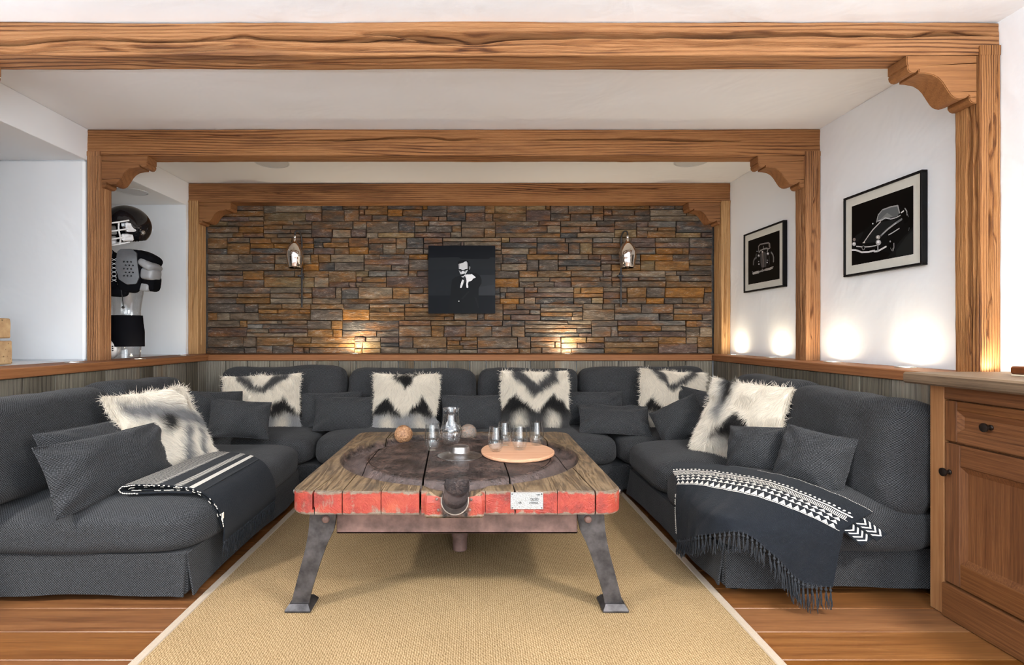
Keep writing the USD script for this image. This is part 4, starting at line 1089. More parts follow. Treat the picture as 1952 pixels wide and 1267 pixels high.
# ---------------------------------------------------------------- press-bed table
TX0, TX1, TY0, TY1, TZ0, TZ1 = -0.722, 0.575, 2.065, 3.355, 0.41, 0.50
TCX, TCY, TR = -0.078, 2.72, 0.59
def table_mat():
    g = NG(); geo = g('geometry'); pos = geo.position
    m = g('mapping', vector=pos, scale=(1, 0.12, 1)).vector
    big = g('noise_texture', vector=m, scale=9.0, detail=4.0, roughness=0.6, distortion=0.8).fac
    fib = g('noise_texture', vector=g('mapping', vector=pos, scale=(1, 0.03, 1)).vector, scale=120.0, detail=3.0, roughness=0.7).fac
    ring = g.math('multiply_add', g.math('sine', g.math('multiply', big, 60.0)), 0.5, 0.5)
    f = g.math('add', g.math('multiply', ring, 0.35), g.math('add', g.math('multiply', fib, 0.45), g.math('multiply', big, 0.3)))
    bare = g.ramp(g.rng(f, 0.2, 0.85), [(0.0, (0.032, 0.021, 0.013)), (0.35, (0.100, 0.066, 0.039)), (0.65, (0.165, 0.110, 0.060)), (1.0, (0.25, 0.175, 0.105))])
    grime = g.rng(g('noise_texture', vector=pos, scale=5.0, detail=4.0, roughness=0.7).fac, 0.5, 0.7)
    bare = g.mix(g.math('multiply', grime, 0.55), bare, (0.075, 0.060, 0.047))
    # the pressed disc: dark, iron stained, pitted
    blot = g('noise_texture', vector=pos, scale=11.0, detail=8.0, roughness=0.76, distortion=0.4).fac
    disc = g.ramp(blot, [(0.34, (0.008, 0.007, 0.007)), (0.45, (0.024, 0.017, 0.016)), (0.54, (0.062, 0.040, 0.034)), (0.66, (0.145, 0.088, 0.070))])
    pit = g('voronoi_texture', vector=g('vector_math', math_type='add', vector1=pos, vector2=g('vector_math', math_type='scale', vector1=g('noise_texture', vector=pos, scale=30.0).color, scale=0.012).vector).vector, scale=52.0)
    pits = g.math('multiply', g.rng(pit.distance, 0.42, 0.27), g.rng(g('noise_texture', vector=pos, scale=9.0, detail=3.0).fac, 0.44, 0.56))
    disc = g.mix(pits, disc, (0.008, 0.006, 0.005))
    d = g('vector_math', math_type='subtract', vector1=pos, vector2=(TCX, TCY, 0.0)).vector
    d = g('vector_math', math_type='length', vector1=g('vector_math', math_type='multiply', vector1=d, vector2=(1, 1, 0)).vector).value
    d = g.math('add', d, g.math('multiply_add', g('noise_texture', vector=pos, scale=14.0, detail=3.0).fac, 0.03, -0.015))
    inside = g.rng(d, TR + 0.008, TR - 0.008)
    # the channel is worn paler than the disc
    chan = g.math('multiply', g.rng(d, 0.468, 0.482), g.rng(d, 0.580, 0.566))
    disc = g.mix(g.math('multiply', chan, 0.6), disc, g.mix(blot, (0.035, 0.026, 0.024), (0.19, 0.145, 0.135)))
    sp = g('separate_xyz', vector=pos)
    spout = g.math('multiply', g.rng(g.math('absolute', g.math('add', sp.x, 0.077)), 0.062, 0.046), g.rng(sp.y, 2.30, 2.22))
    spout = g.math('multiply', spout, g.rng(sp.z, 0.497, 0.490))
    top = g.mix(g.math('maximum', inside, spout), bare, disc)
    # red paint on the rim, rubbed through at the edges and joints
    wear = g('noise_texture', vector=pos, scale=10.0, detail=6.0, roughness=0.72).fac
    streak = g('noise_texture', vector=g('mapping', vector=pos, scale=(3.0, 3.0, 0.5)).vector, scale=14.0, detail=4.0).fac
    red = g.ramp(g('noise_texture', vector=pos, scale=7.0, detail=5.0, roughness=0.65).fac, [(0.3, (0.105, 0.020, 0.017)), (0.48, (0.26, 0.034, 0.023)), (0.7, (0.33, 0.066, 0.034))])
    edge = g.math('add', g.rng(sp.z, TZ1 - 0.016, TZ1 + 0.002), g.rng(sp.z, TZ0 + 0.012, TZ0 - 0.002))
    chip = g.rng(g.math('add', g.math('multiply', edge, 0.22), g.math('add', g.math('multiply', wear, 0.6), g.math('multiply', streak, 0.4))), 0.53, 0.62)
    rim = g.mix(chip, red, g.mix(streak, (0.10, 0.070, 0.05), (0.26, 0.20, 0.15)))
    nz = g.math('absolute', g('separate_xyz', vector=geo.true_normal).z)
    outer = g.math('maximum', g.rng(sp.y, TY0 + 0.004, TY0 + 0.002), g.math('maximum', g.math('maximum', g.rng(sp.x, TX1 - 0.09, TX1 - 0.092, 0, 1), 0.0), 0.0))
    # painted where the face is upright and on the outside of the slab
    rad = g.math('maximum', g.math('abs' if False else 'absolute', g.math('add', sp.x, -(TX0 + TX1) / 2)), g.math('absolute', g.math('add', sp.y, -(TY0 + TY1) / 2)))
    outside = g.rng(rad, 0.588, 0.60)
    side = g.math('multiply', g.rng(nz, 0.55, 0.35), outside)
    side = g.math('multiply', side, g.math('subtract', 1.0, spout))
    col = g.mix(side, top, rim)
    h = g.math('add', g.math('multiply', fib, 0.5), g.math('add', g.math('multiply', ring, 0.2), g.math('multiply', blot, 0.5)))
    h = g.math('subtract', h, g.math('multiply', g.math('multiply', pits, inside), 0.9))
    return g.done('press_bed_wood', g('principled_bsdf', base_color=col, roughness=g.rng(blot, 0.3, 0.7, 0.38, 0.62), specular_ior_level=0.4, normal=g('bump', height=h, strength=0.5, distance=0.006).normal).BSDF)
M['table'] = table_mat()
M['iron_beam'] = plain('rusty_iron', (0.155, 0.092, 0.078), 0.6, 0.25, wobble=0.5, scale=14, bump=0.2)
M['leg_iron'] = plain('worn_leg_iron', (0.060, 0.055, 0.056), 0.5, 0.6, wobble=0.65, scale=16, bump=0.3, dist=0.004)

def mf(m):
    m = tm(m); m.merge_vertices(); trimesh.repair.fix_normals(m)
    return m3.Manifold(m3.Mesh(np.asarray(m.vertices, np.float32), np.asarray(m.faces, np.uint32)))
def rev(profile, n=120):
    cs = m3.CrossSection([[(r, z) for r, z in profile]])
    return cs.revolve(n)
def build_table():
    t = thing('coffee_table', 'low square table made of a red-rimmed wooden press bed on iron legs', 'table')
    rc = 0.085
    out = Polygon([(TX0, TY0), (TX1, TY0), (TX1, TY1), (TX0, TY1)]).buffer(-rc).buffer(rc, 16)
    lay = lambda inset, z0, z1: mf(trimesh.creation.extrude_polygon(out.buffer(-inset), z1 - z0, engine='earcut').apply_translation((0, 0, z0)))
    body = m3.Manifold.batch_boolean([lay(0, TZ0 + 0.006, TZ1 - 0.007), lay(0.004, TZ0, TZ1 - 0.0025), lay(0.008, TZ0 + 0.001, TZ1)], m3.OpType.Add)
    boss = mf(hull(np.vstack([chbox((-0.195, 2.046, 0.402), (0.033, 2.12, 0.47), 0.008).vertices, chbox((-0.195, 2.055, 0.41), (0.033, 2.12, 0.4985), 0.012).vertices])))
    body = body + boss
    # ring channel, then the disc inside it a little lower than the rim
    ring = rev([(0.47, 0.52), (0.47, 0.4905), (0.478, 0.4885), (0.49, 0.480), (0.505, 0.469), (0.525, 0.462), (0.55, 0.461), (0.568, 0.466), (0.580, 0.478), (0.588, 0.492), (0.592, 0.50), (0.594, 0.52)]).translate((TCX, TCY, 0))
    disc = rev([(0, 0.52), (0, 0.4895), (0.455, 0.4905), (0.463, 0.4925), (0.475, 0.4915), (0.475, 0.52)]).translate((TCX, TCY, 0))
    line = rev([(0.452, 0.52), (0.452, 0.486), (0.457, 0.4855), (0.459, 0.489), (0.459, 0.52)]).translate((TCX, TCY, 0))
    body = body - ring - disc - line
    # spout from the channel to the front edge, flared at its lip
    sp = m3.Manifold.cylinder(0.30, 0.0525, 0.0525, 40).rotate((-90, 0, 0)).translate((-0.077, 1.98, 0.474))
    slot = mf(hull([(-0.1285, 1.98, 0.474), (-0.0255, 1.98, 0.474), (-0.1295, 2.24, 0.474), (-0.0245, 2.24, 0.474), (-0.135, 1.98, 0.52), (-0.019, 1.98, 0.52), (-0.14, 2.24, 0.52), (-0.014, 2.24, 0.52)]))
    flare = mf(hull([(-0.13, 2.02, 0.482), (-0.024, 2.02, 0.482), (-0.165, 2.02, 0.51), (0.011, 2.02, 0.51), (-0.22, 2.24, 0.495), (0.066, 2.24, 0.495), (-0.26, 2.24, 0.51), (0.106, 2.24, 0.51), (-0.13, 2.24, 0.478), (-0.024, 2.24, 0.478)]))
    body = body - sp - slot - flare
    # gaps between the planks, and drying splits
    def wedge(p0, p1, w0, w1, z0=0.3, z1=0.6):
        p0, p1 = np.array(p0, float), np.array(p1, float); nn = np.array([-(p1 - p0)[1], (p1 - p0)[0]]); nn /= np.linalg.norm(nn)
        q = [p0 + nn * w0 / 2, p0 - nn * w0 / 2, p1 + nn * w1 / 2, p1 - nn * w1 / 2]
        return mf(hull([(x, y, z) for x, y in q for z in (z0, z1)]))
    cuts = [wedge((-0.513, 1.9), (-0.52, 3.5), 0.004, 0.006), wedge((-0.205, 1.9), (-0.275, 3.5), 0.009, 0.006), wedge((0.158, 1.9), (0.115, 3.5), 0.007, 0.005), wedge((0.473, 1.9), (0.385, 3.5), 0.006, 0.006)]
    for w in cuts: body = body - w
    splits = [wedge((-0.632, 2.0), (-0.60, 2.34), 0.009, 0.0005, 0.43), wedge((-0.60, 2.0), (-0.632, 2.10), 0.006, 0.002, 0.40, 0.44), wedge((-0.365, 2.0), (-0.362, 2.16), 0.005, 0.0008), wedge((0.30, 2.0), (0.325, 2.10), 0.004, 0.0008, 0.40), wedge((-0.52, 2.98), (-0.48, 3.5), 0.001, 0.007), wedge((-0.60, 3.12), (-0.56, 3.30), 0.003, 0.001, 0.47), wedge((0.05, 2.0), (0.03, 2.13), 0.003, 0.0006, 0.42)]
    for w in splits: body = body - w
    planks = sorted(body.decompose(), key=lambda q: q.bounding_box()[0] + q.bounding_box()[3])
    for q in planks:
        if q.volume() < 1e-4: continue
        m = tm(q.refine_to_length(0.02))
        d = (fbm(m.vertices * np.array([30, 6, 30]), 3, 4) - 0.5) * 0.0035
        nr = m.vertex_normals
        m.vertices = m.vertices + np.array([0, 0, 1.0]) * d[:, None] * (np.abs(nr[:, 2:3]) > 0.3) + nr * d[:, None] * 0.5 * (np.abs(nr[:, 2:3]) <= 0.3)
        obj('tabletop_plank', m, M['table'], t, 28)
    # iron legs: flat tapering bars that kick outwards, each with a flange and a foot plate
    for sy, (fy, by) in enumerate(((2.128, 2.205), (3.215, 3.29))):
        for sx in (-1, 1):
            X = lambda v: TCX + 0.005 + sx * v
            pr_o = curve([(0.585, 0.409), (0.588, 0.35), (0.600, 0.27), (0.628, 0.16), (0.658, 0.04), (0.662, 0.018)], 16)
            pr_i = curve([(0.480, 0.409), (0.486, 0.345), (0.520, 0.265), (0.556, 0.16), (0.588, 0.04), (0.590, 0.018)], 16)
            poly = [(X(a), z) for a, z in pr_o] + [(X(a), z) for a, z in pr_i[::-1]]
            R = np.array([[1, 0, 0], [0, 0, 1.0], [0, 1.0, 0]])
            front = fy if sy == 0 else by - 0.014
            q = trimesh.creation.extrude_polygon(Polygon(poly).buffer(0), 0.014, engine='earcut'); q = move(q, (0, front, 0), R); q.faces = q.faces[:, ::-1]
            rib = [(X((a + b) / 2 + 0.006), z) for (a, z), (b, _) in zip(pr_o, pr_i)] + [(X((a + b) / 2 - 0.006), z) for (a, z), (b, _) in list(zip(pr_o, pr_i))[::-1]]
            w = trimesh.creation.extrude_polygon(Polygon(rib).buffer(0), 0.055, engine='earcut'); w = move(w, (0, fy + 0.012 if sy == 0 else by - 0.067, 0), R); w.faces = w.faces[:, ::-1]
            lg = obj('leg', cat_([q, w]), M['leg_iron'], t, 30)
            foot = hull(np.vstack([chbox((X(0.575), fy - 0.026, 0.0112), (X(0.678), by + 0.012, 0.022), 0.003).vertices, chbox((X(0.586), fy - 0.012, 0.022), (X(0.668), by, 0.038), 0.004).vertices]))
            obj('foot_plate', foot, M['leg_iron'], lg, 30)
            bolt = lathe([(0, 0), (0.0155, 0), (0.0155, 0.004), (0.012, 0.009), (0.006, 0.0115), (0, 0.012)], 20)
            Rb = np.array([[1, 0, 0], [0, 0, -1.0 if sy == 0 else 1.0], [0, 1.0, 0]])
            bm = move(bolt, (X(0.521), front if sy == 0 else by, 0.372), Rb)
            trimesh.repair.fix_normals(bm)
            obj('bolt', bm, M['iron_beam'], lg, 30)
    for y0, y1, nm in ((2.143, 2.158, 1), (3.262, 3.276, 1)):
        q = cat_([chbox((TCX - 0.478, y0, 0.308), (TCX + 0.488, y1, 0.409), 0.003), chbox((TCX - 0.478, y0 - 0.0, 0.308), (TCX + 0.488, y0 + 0.05, 0.318), 0.003) if nm else None])
        obj('apron', q, M['iron_beam'], t, False)
    for x0 in (TCX - 0.56, TCX + 0.556):
        obj('side_rail', chbox((x0, 2.21, 0.318), (x0 + 0.014, 3.21, 0.409), 0.003), M['iron_beam'], t, False)
    for x0 in (TCX - 0.30, TCX + 0.28):
        obj('cross_bearer', chbox((x0, 2.16, 0.35), (x0 + 0.03, 3.26, 0.409), 0.003), M['iron_beam'], t, False)
    obj('screw_post', lathe([(0, 0.013), (0.030, 0.013), (0.036, 0.018), (0.037, 0.08), (0.041, 0.085), (0.041, 0.409), (0, 0.409)], 32).apply_translation((TCX, TCY, 0)), M['iron_beam'], t, 40)
    # centre boss of pewter-grey iron
    hub = lathe([(0, 0.4855), (0.113, 0.4905), (0.113, 0.4935), (0.10, 0.4965), (0.075, 0.500), (0.058, 0.505), (0.051, 0.512), (0.048, 0.53), (0.046, 0.540), (0.041, 0.543), (0.036, 0.540), (0.030, 0.538), (0, 0.538)], 64).apply_translation((TCX, TCY, 0))
    obj('centre_boss', hub, M['pewter'], t, 35, label='pewter grey metal boss with wide flange in the table centre')
    # spout liner: a plate with a U cut into it and a strap bent round the U
    yf = 2.0455
    c = m3.CrossSection([[(-0.161, 0.411), (-0.161, 0.493), (0.0, 0.493), (0.0, 0.411)]])
    cut = m3.CrossSection.circle(0.0515, 40).translate((-0.0775, 0.474)) + m3.CrossSection([[(-0.129, 0.474), (-0.026, 0.474), (-0.026, 0.51), (-0.129, 0.51)]])
    pl = (c - cut).extrude(0.004)
    R = np.array([[1, 0, 0], [0, 0, 1.0], [0, 1.0, 0]])
    q = move(tm(pl), (0, yf - 0.004, 0), R); q.faces = q.faces[:, ::-1]
    sl = obj('spout_plate', q, M['iron'], t, False, label='dark iron plate with four bolts around the spout')
    ang = np.linspace(PI, 2 * PI, 28)
    o = [(-0.1305, 0.49)] + [(-0.0775 + 0.0535 * math.cos(a), 0.474 + 0.0535 * math.sin(a)) for a in ang] + [(-0.0245, 0.49)]
    i_ = [(-0.127, 0.49)] + [(-0.0775 + 0.0495 * math.cos(a), 0.474 + 0.0495 * math.sin(a)) for a in ang] + [(-0.028, 0.49)]
    q = trimesh.creation.extrude_polygon(Polygon(o + i_[::-1]).buffer(0), 0.06, engine='earcut'); q = move(q, (0, yf - 0.018, 0), R); q.faces = q.faces[:, ::-1]
    obj('liner', q, M['pewter'], sl, 30, label='bright metal strap bent in a U')
    for x, z in ((-0.147, 0.478), (-0.141, 0.436), (-0.016, 0.476), (-0.021, 0.437)):
        b = move(lathe([(0, 0), (0.0062, 0), (0.0058, 0.003), (0.003, 0.0048), (0, 0.005)], 16), (x, yf - 0.004, z), np.array([[1, 0, 0], [0, 0, -1.0], [0, 1.0, 0]]))
        trimesh.repair.fix_normals(b); obj('screw', b, M['iron_beam'], sl, 30)
    # maker's plate: cast white metal, its raised letters worn
    px0, px1, pz0, pz1 = 0.136, 0.262, 0.432, 0.497
    yp = TY0 - 0.0005
    pl = obj('name_plate', chbox((px0, yp - 0.003, pz0), (px1, yp, pz1), 0.0012), M['plate'], t, False, label='small silver name plate on the front edge')
    Rf = np.array([[1, 0, 0], [0, 0, -1.0], [0, 1.0, 0]])
    for s, hgt, zz, dx in PLATE_ROWS:
        w = meshkit.text_mesh(s, hgt, 0.0012, True)
        wd = w.bounds[1][0] - w.bounds[0][0]
        w.apply_translation((-w.bounds[0][0], 0, 0))
        w = move(w, ((px0 + px1) / 2 - wd / 2 + dx, yp - 0.003, zz), Rf)
        obj('raised_lettering', w, M['plate_letters'], pl, False)
    for x in (px0 + 0.006, px1 - 0.006):
        for z in (pz0 + 0.006, pz1 - 0.006):
            b = move(lathe([(0, 0), (0.0024, 0), (0.0018, 0.0014), (0, 0.0018)], 10), (x, yp - 0.003, z), Rf); trimesh.repair.fix_normals(b)
            obj('pin', b, M['iron'], pl, True)
    # bolt heads on the table's two sides
    for x, s in ((TX0, -1), (TX1, 1)):
        b = move(lathe([(0, 0), (0.013, 0), (0.013, 0.006), (0.008, 0.014), (0, 0.016)], 16), (x, 2.17, 0.47), rot((0, 1, 0), 90 * s)); obj('side_bolt', b, M['pewter'], t, 30)
M['plate'] = plain('cast_plate', (0.36, 0.365, 0.36), 0.5, 0.4, wobble=0.35, scale=320, bump=0.8, dist=0.003)
M['plate_letters'] = plain('cast_letters', (0.13, 0.135, 0.14), 0.4, 0.7, wobble=0.3, scale=200)
PLATE_ROWS = [('535', 0.0055, 0.4862, 0.044), ('OLIO', 0.0095, 0.4665, 0.028), ('2000A', 0.0078, 0.4540, 0.026), ('DI', 0.0070, 0.4545, -0.026)]
build_table()

# ---------------------------------------------------------------- things on the table
def tumbler(x, y, z, label, sq=1.0, rz=0):
    t = thing('drinking_glass', label, 'glass', (x, y, z), group='stemless drinking glasses')
    o = curve([(0.0, 0.0), (0.022, 0.0), (0.0265, 0.002), (0.034, 0.018), (0.0395, 0.040), (0.0400, 0.058), (0.0365, 0.090), (0.0320, 0.125)], 26)
    i = curve([(0.0305, 0.1255), (0.0350, 0.090), (0.0384, 0.058), (0.0378, 0.041), (0.032, 0.022), (0.022, 0.011), (0.0, 0.009)], 22)
    obj('bowl', lathe(np.vstack([o, i]) * (sq, sq), 40), M['glass'], t, 40)
TRZ = 0.5095
tumbler(-0.23, 2.862, 0.4905, 'drinking glass standing on the table itself, left of the carafe', 1.1)
TRAY = (0.216, 2.775)
for x, y, lab in ((0.105, 2.74, 'drinking glass at the front left of the round board'), (0.158, 2.885, 'drinking glass at the back left of the board, half behind another'), (0.2315, 2.778, 'second glass from the right on the round board'), (0.3325, 2.895, 'rightmost drinking glass on the round board')):
    tumbler(x, y, TRZ + 0.0005, lab)
def carafe(x, y, z):
    t = thing('glass_carafe', 'clear glass water carafe with narrow neck and flared lip', 'carafe', (x, y, z))
    o = curve([(0.0, 0.0), (0.034, 0.0), (0.038, 0.004), (0.052, 0.036), (0.0615, 0.066), (0.062, 0.086), (0.052, 0.112), (0.046, 0.140), (0.0425, 0.175), (0.0435, 0.190), (0.0465, 0.205)], 40)
    i = curve([(0.0442, 0.2055), (0.0412, 0.190), (0.0400, 0.175), (0.0436, 0.140), (0.0495, 0.112), (0.0592, 0.086), (0.0588, 0.067), (0.049, 0.039), (0.030, 0.022), (0.0, 0.017)], 36)
    m = lathe(np.vstack([o, i]), 56)
    v = m.vertices; a = np.arctan2(v[:, 1], v[:, 0]); k = 1 - 0.030 * np.abs(np.sin(a * 3.5)) * np.clip((v[:, 2] - 0.02) / 0.03, 0, 1) * np.clip((0.125 - v[:, 2]) / 0.03, 0, 1)
    m.vertices = v * np.stack([k, k, np.ones_like(k)], 1)
    obj('bowl', m, M['carafe'], t, 40)
carafe(-0.135, 3.00, 0.4905)
def ball(x, y, z, r, label, mat):
    m = trimesh.creation.icosphere(4, r); v = m.vertices
    m.vertices = v * (1 + (fbm(v * 60 + 3, 3, 3) - 0.5) * 0.10 - 0.05 * np.exp(-((noise(v * 45, 6) - 0.5) / 0.06) ** 2))[:, None]
    obj('wooden_ball', move(m, (x, y, z + r)), mat, None, True, label, 'ball')
def burl(name, a, b, c):
    g = NG(); p = g('geometry').position
    n = g('noise_texture', vector=p, scale=38.0, detail=5.0, roughness=0.65, distortion=2.2).fac
    return g.done(name, g('principled_bsdf', base_color=g.ramp(n, [(0.3, a), (0.5, b), (0.68, c)]), roughness=0.55, normal=g('bump', height=n, strength=0.6, distance=0.006).normal).BSDF)
M['burl'] = burl('root_wood', (0.09, 0.036, 0.014), (0.30, 0.145, 0.066), (0.52, 0.32, 0.18))
M['burl_grey'] = burl('grey_root_wood', (0.06, 0.05, 0.042), (0.19, 0.16, 0.135), (0.30, 0.14, 0.08))
ball(-0.425, 3.17, 0.464, 0.054, 'light brown carved wooden ball left of the glasses on the table', M['burl'])
ball(-0.042, 3.235, 0.464, 0.052, 'greyish wooden ball half hidden behind the glass carafe', M['burl_grey'])
M['beech'] = wood('beech_board', 'x', [(0.0, (0.42, 0.19, 0.105)), (0.5, (0.55, 0.29, 0.17)), (1.0, (0.66, 0.41, 0.27))], pitch=0.03, stretch=10, rough=0.5, bump=0.03, varies=0.05, contrast=0.2, knots=0)
t = thing('serving_board', 'pale pinkish round wooden board carrying four glasses', 'board', (TRAY[0], TRAY[1], 0.4925))
ang = np.linspace(0, 2 * PI, 60, endpoint=False)
outl = [(0.189 * math.cos(a) * (1 + 0.02 * math.cos(3 * a)), 0.225 * math.sin(a) * (1 + 0.02 * math.sin(2 * a))) for a in ang]
outl = [(x, y) for x, y in outl if not (x > 0.02 and y < -0.215 + 0.28 * (x - 0.02))]
P_ = Polygon(outl); q_ = P_.buffer(-0.005)
bd = hull([(x, y, 0.0) for x, y in q_.exterior.coords[:-1]] + [(x, y, 0.005) for x, y in P_.exterior.coords[:-1]] + [(x, y, 0.013) for x, y in P_.exterior.coords[:-1]] + [(x, y, 0.0165) for x, y in q_.exterior.coords[:-1]])
obj('board', bd, M['beech'], t, 30)

# ---------------------------------------------------------------- framed pictures
def homography(src):
    dst = np.array([(0, 1), (1, 1), (1, 0), (0, 0)], float); A, b = [], []
    for (x, y), (u, v) in zip(src, dst):
        A += [[x, y, 1, 0, 0, 0, -u * x, -u * y], [0, 0, 0, x, y, 1, -v * x, -v * y]]; b += [u, v]
    h = np.r_[np.linalg.solve(np.array(A, float), np.array(b)), 1].reshape(3, 3)
    def f(p):
        q = np.c_[np.atleast_2d(p), np.ones(len(np.atleast_2d(p)))] @ h.T; return q[:, :2] / q[:, 2:]
    return f
def drawing(shapes, size, H):
    """layers of flat tone in a picture's own plane (x right, y up): one mesh with a tint per vertex"""
    W, Hh = size; V, F, C, k = [], [], [], 0
    clip = Polygon([(0, 0), (W, 0), (W, Hh), (0, Hh)])
    for n, (pts, width, tone) in enumerate(shapes):
        p = H(np.array(pts, float)) * (W, Hh)
        s = clip if width is None and len(pts) == 0 else (LineString(p).buffer(width / 2, 4) if width else Polygon(p).buffer(0))
        s = s.intersection(clip)
        for gpoly in getattr(s, 'geoms', [s]):
            if gpoly.is_empty or gpoly.geom_type != 'Polygon': continue
            v, f = trimesh.creation.triangulate_polygon(gpoly, engine='earcut')
            V.append(np.c_[v, np.full(len(v), 0.0001 * (n + 1))]); F.append(f + k); k += len(v)
            C.append(np.tile(np.broadcast_to(tone, 3), (len(v), 1)))
    return trimesh.Trimesh(np.vstack(V), np.vstack(F), process=False), np.vstack(C)
def circ(x, y, r, ry=None, n=18):
    return [(x + r * math.cos(a), y + (ry or r) * math.sin(a)) for a in np.linspace(0, 2 * PI, n, endpoint=False)]
FULLQ = [(0, 0), (1, 0), (1, 1), (0, 1)]
# portrait on the stone wall
PX0, PX1, PZ0, PZ1, PY = -0.4235, 0.1800, 1.3018, 1.9145, 4.824
t = thing('portrait_print', 'glossy dark square photograph of a man with raised hand on the stone wall', 'picture', (PX0, PY, PZ0))
obj('panel', chbox((0, 0.0, 0), (PX1 - PX0, 0.022, PZ1 - PZ0), 0.0015), M['black_frame'], t, False)
for x in (0.1, 0.5):
    obj('wall_spacer', chbox((x - 0.02, 0.0221, 0.28), (x + 0.02, 0.030, 0.34), 0.002), M['black_metal'], t, False)
H = homography([(57, 70), (1170, 70), (1170, 1203), (57, 1203)])
def L_(*p): return list(p)
SH_ = [
 ([(57, 70), (1170, 70), (1170, 1203), (57, 1203)], None, (0.006, 0.007, 0.012)),
 ([(57, 275), (560, 262), (600, 290), (1060, 296), (1090, 268), (1170, 268), (1170, 905), (57, 905)], None, (0.028, 0.031, 0.036)),
 ([(57, 470), (1170, 470), (1170, 905), (57, 905)], None, (0.022, 0.025, 0.031)),
 ([(880, 560), (1170, 560), (1170, 900), (880, 900)], None, (0.045, 0.048, 0.056)),
 ([(900, 760), (1170, 720), (1170, 900), (900, 900)], None, (0.062, 0.066, 0.076)),
 ([(400, 1203), (425, 900), (450, 640), (500, 600), (575, 575), (620, 600), (680, 590), (760, 520), (850, 530), (915, 570), (942, 640), (940, 700), (895, 780), (890, 900), (915, 1203)], None, (0.0085, 0.009, 0.011)),
 ([(820, 930), (860, 940), (900, 1100), (885, 1110)], None, (0.018, 0.019, 0.022)),
 ([(600, 960), (700, 850), (735, 825), (740, 840), (640, 960)], None, (0.020, 0.021, 0.023)),
 ([(548, 385), (552, 340), (600, 315), (680, 312), (730, 335), (750, 400), (755, 470), (735, 500), (560, 480)], None, (0.006, 0.006, 0.007)),
 ([(556, 378), (600, 368), (635, 358), (660, 340), (690, 332), (712, 360), (718, 430), (715, 475), (695, 520), (672, 548), (640, 602), (612, 595), (588, 540), (562, 480)], None, (0.55, 0.55, 0.56)),
 ([(556, 378), (575, 372), (572, 460), (590, 535), (562, 480)], None, (0.22, 0.22, 0.23)),
 ([(690, 332), (712, 360), (718, 430), (715, 475), (700, 470), (700, 380)], None, (0.30, 0.30, 0.31)),
 ([(560, 462), (600, 466), (632, 482), (670, 466), (716, 458), (712, 474), (680, 488), (645, 496), (640, 492), (600, 500), (566, 486)], None, (0.008, 0.008, 0.009)),
 ([(575, 486), (618, 492), (612, 512), (584, 506)], None, (0.09, 0.09, 0.095)),
 ([(648, 492), (695, 478), (688, 500), (656, 508)], None, (0.13, 0.13, 0.135)),
 ([(622, 500), (640, 498), (648, 535), (630, 545), (618, 535)], None, (0.75, 0.75, 0.76)),
 ([(585, 556), (625, 545), (665, 535), (662, 560), (640, 582), (610, 585)], None, (0.015, 0.015, 0.016)),
 ([(738, 470), (740, 420), (750, 412), (755, 440), (748, 472)], None, (0.32, 0.32, 0.33)),
 ([(640, 600), (690, 585), (690, 680), (655, 690), (640, 650)], None, (0.06, 0.06, 0.065)),
 ([(640, 578), (665, 560), (700, 552), (760, 552), (775, 543), (800, 560), (845, 598), (835, 612), (800, 622), (785, 650), (755, 665), (728, 672), (715, 712), (722, 768), (708, 780), (690, 770), (688, 715), (694, 660), (684, 610), (672, 590), (650, 590)], None, (0.80, 0.80, 0.81)),
 ([(735, 545), (752, 536), (752, 548), (738, 552)], None, (0.10, 0.10, 0.11)),
 ([(650, 580), (680, 572), (682, 580), (655, 590)], None, (0.05, 0.05, 0.05)),
 ([(625, 634), (648, 650), (640, 700), (612, 772), (598, 780), (584, 768), (598, 705), (612, 660)], None, (0.72, 0.72, 0.73)),
 (circ(565, 998, 10), None, (0.5, 0.5, 0.5)),
]
m, col = drawing(SH_, (PX1 - PX0, PZ1 - PZ0), H)
col = np.where(col.max(1, keepdims=True) < 0.08, col * 0.42, col)
R = np.array([[1, 0, 0], [0, 0, -1.0], [0, 1.0, 0]])
obj('print', move(m, (0, 0, 0), R), M['print'], t, False, color=col)
# two car photographs on the right wall
def car_picture(label, ya, yb, z0, z1, quad, shapes, mat_w):
    """ya: far (left) end, yb: near (right) end along the wall"""
    t = thing('framed_photograph', label, 'picture', (XR - 0.002, ya, z0), -90, group='framed car photographs')
    W, Hh = ya - yb, z1 - z0; fr = 0.012; dp = 0.030
    # local frame: x along the wall towards the viewer, y out of the room, z up
    for lo, hi in (((0, 0), (W, fr)), ((0, Hh - fr), (W, Hh)), ((0, fr + 0.0001), (fr, Hh - fr - 0.0001)), ((W - fr, fr + 0.0001), (W, Hh - fr - 0.0001))):
        obj('frame_rail', chbox((lo[0], -dp, lo[1]), (hi[0], -0.0, hi[1]), 0.0015), M['black_frame'], t, False)
    obj('mat', box((fr, -dp + 0.009, fr), (W - fr, -dp + 0.012, Hh - fr)), M['mat_board'], t, False)
    w, h = W - 2 * mat_w, Hh - 2 * mat_w
    m, col = drawing(shapes, (w, h), homography(quad))
    col = np.where(col.max(1, keepdims=True) < 0.045, col * 0.5, col)
    obj('print', move(m, (mat_w, -dp + 0.0088, mat_w), R), M['print'], t, False, color=col)
    obj('backing_board', box((fr, -dp + 0.0122, fr), (W - fr, -0.001, Hh - fr)), M['black_frame'], t, False)
Q1 = [(122, 460), (775, 222), (785, 965), (128, 1093)]
w_ = 0.005
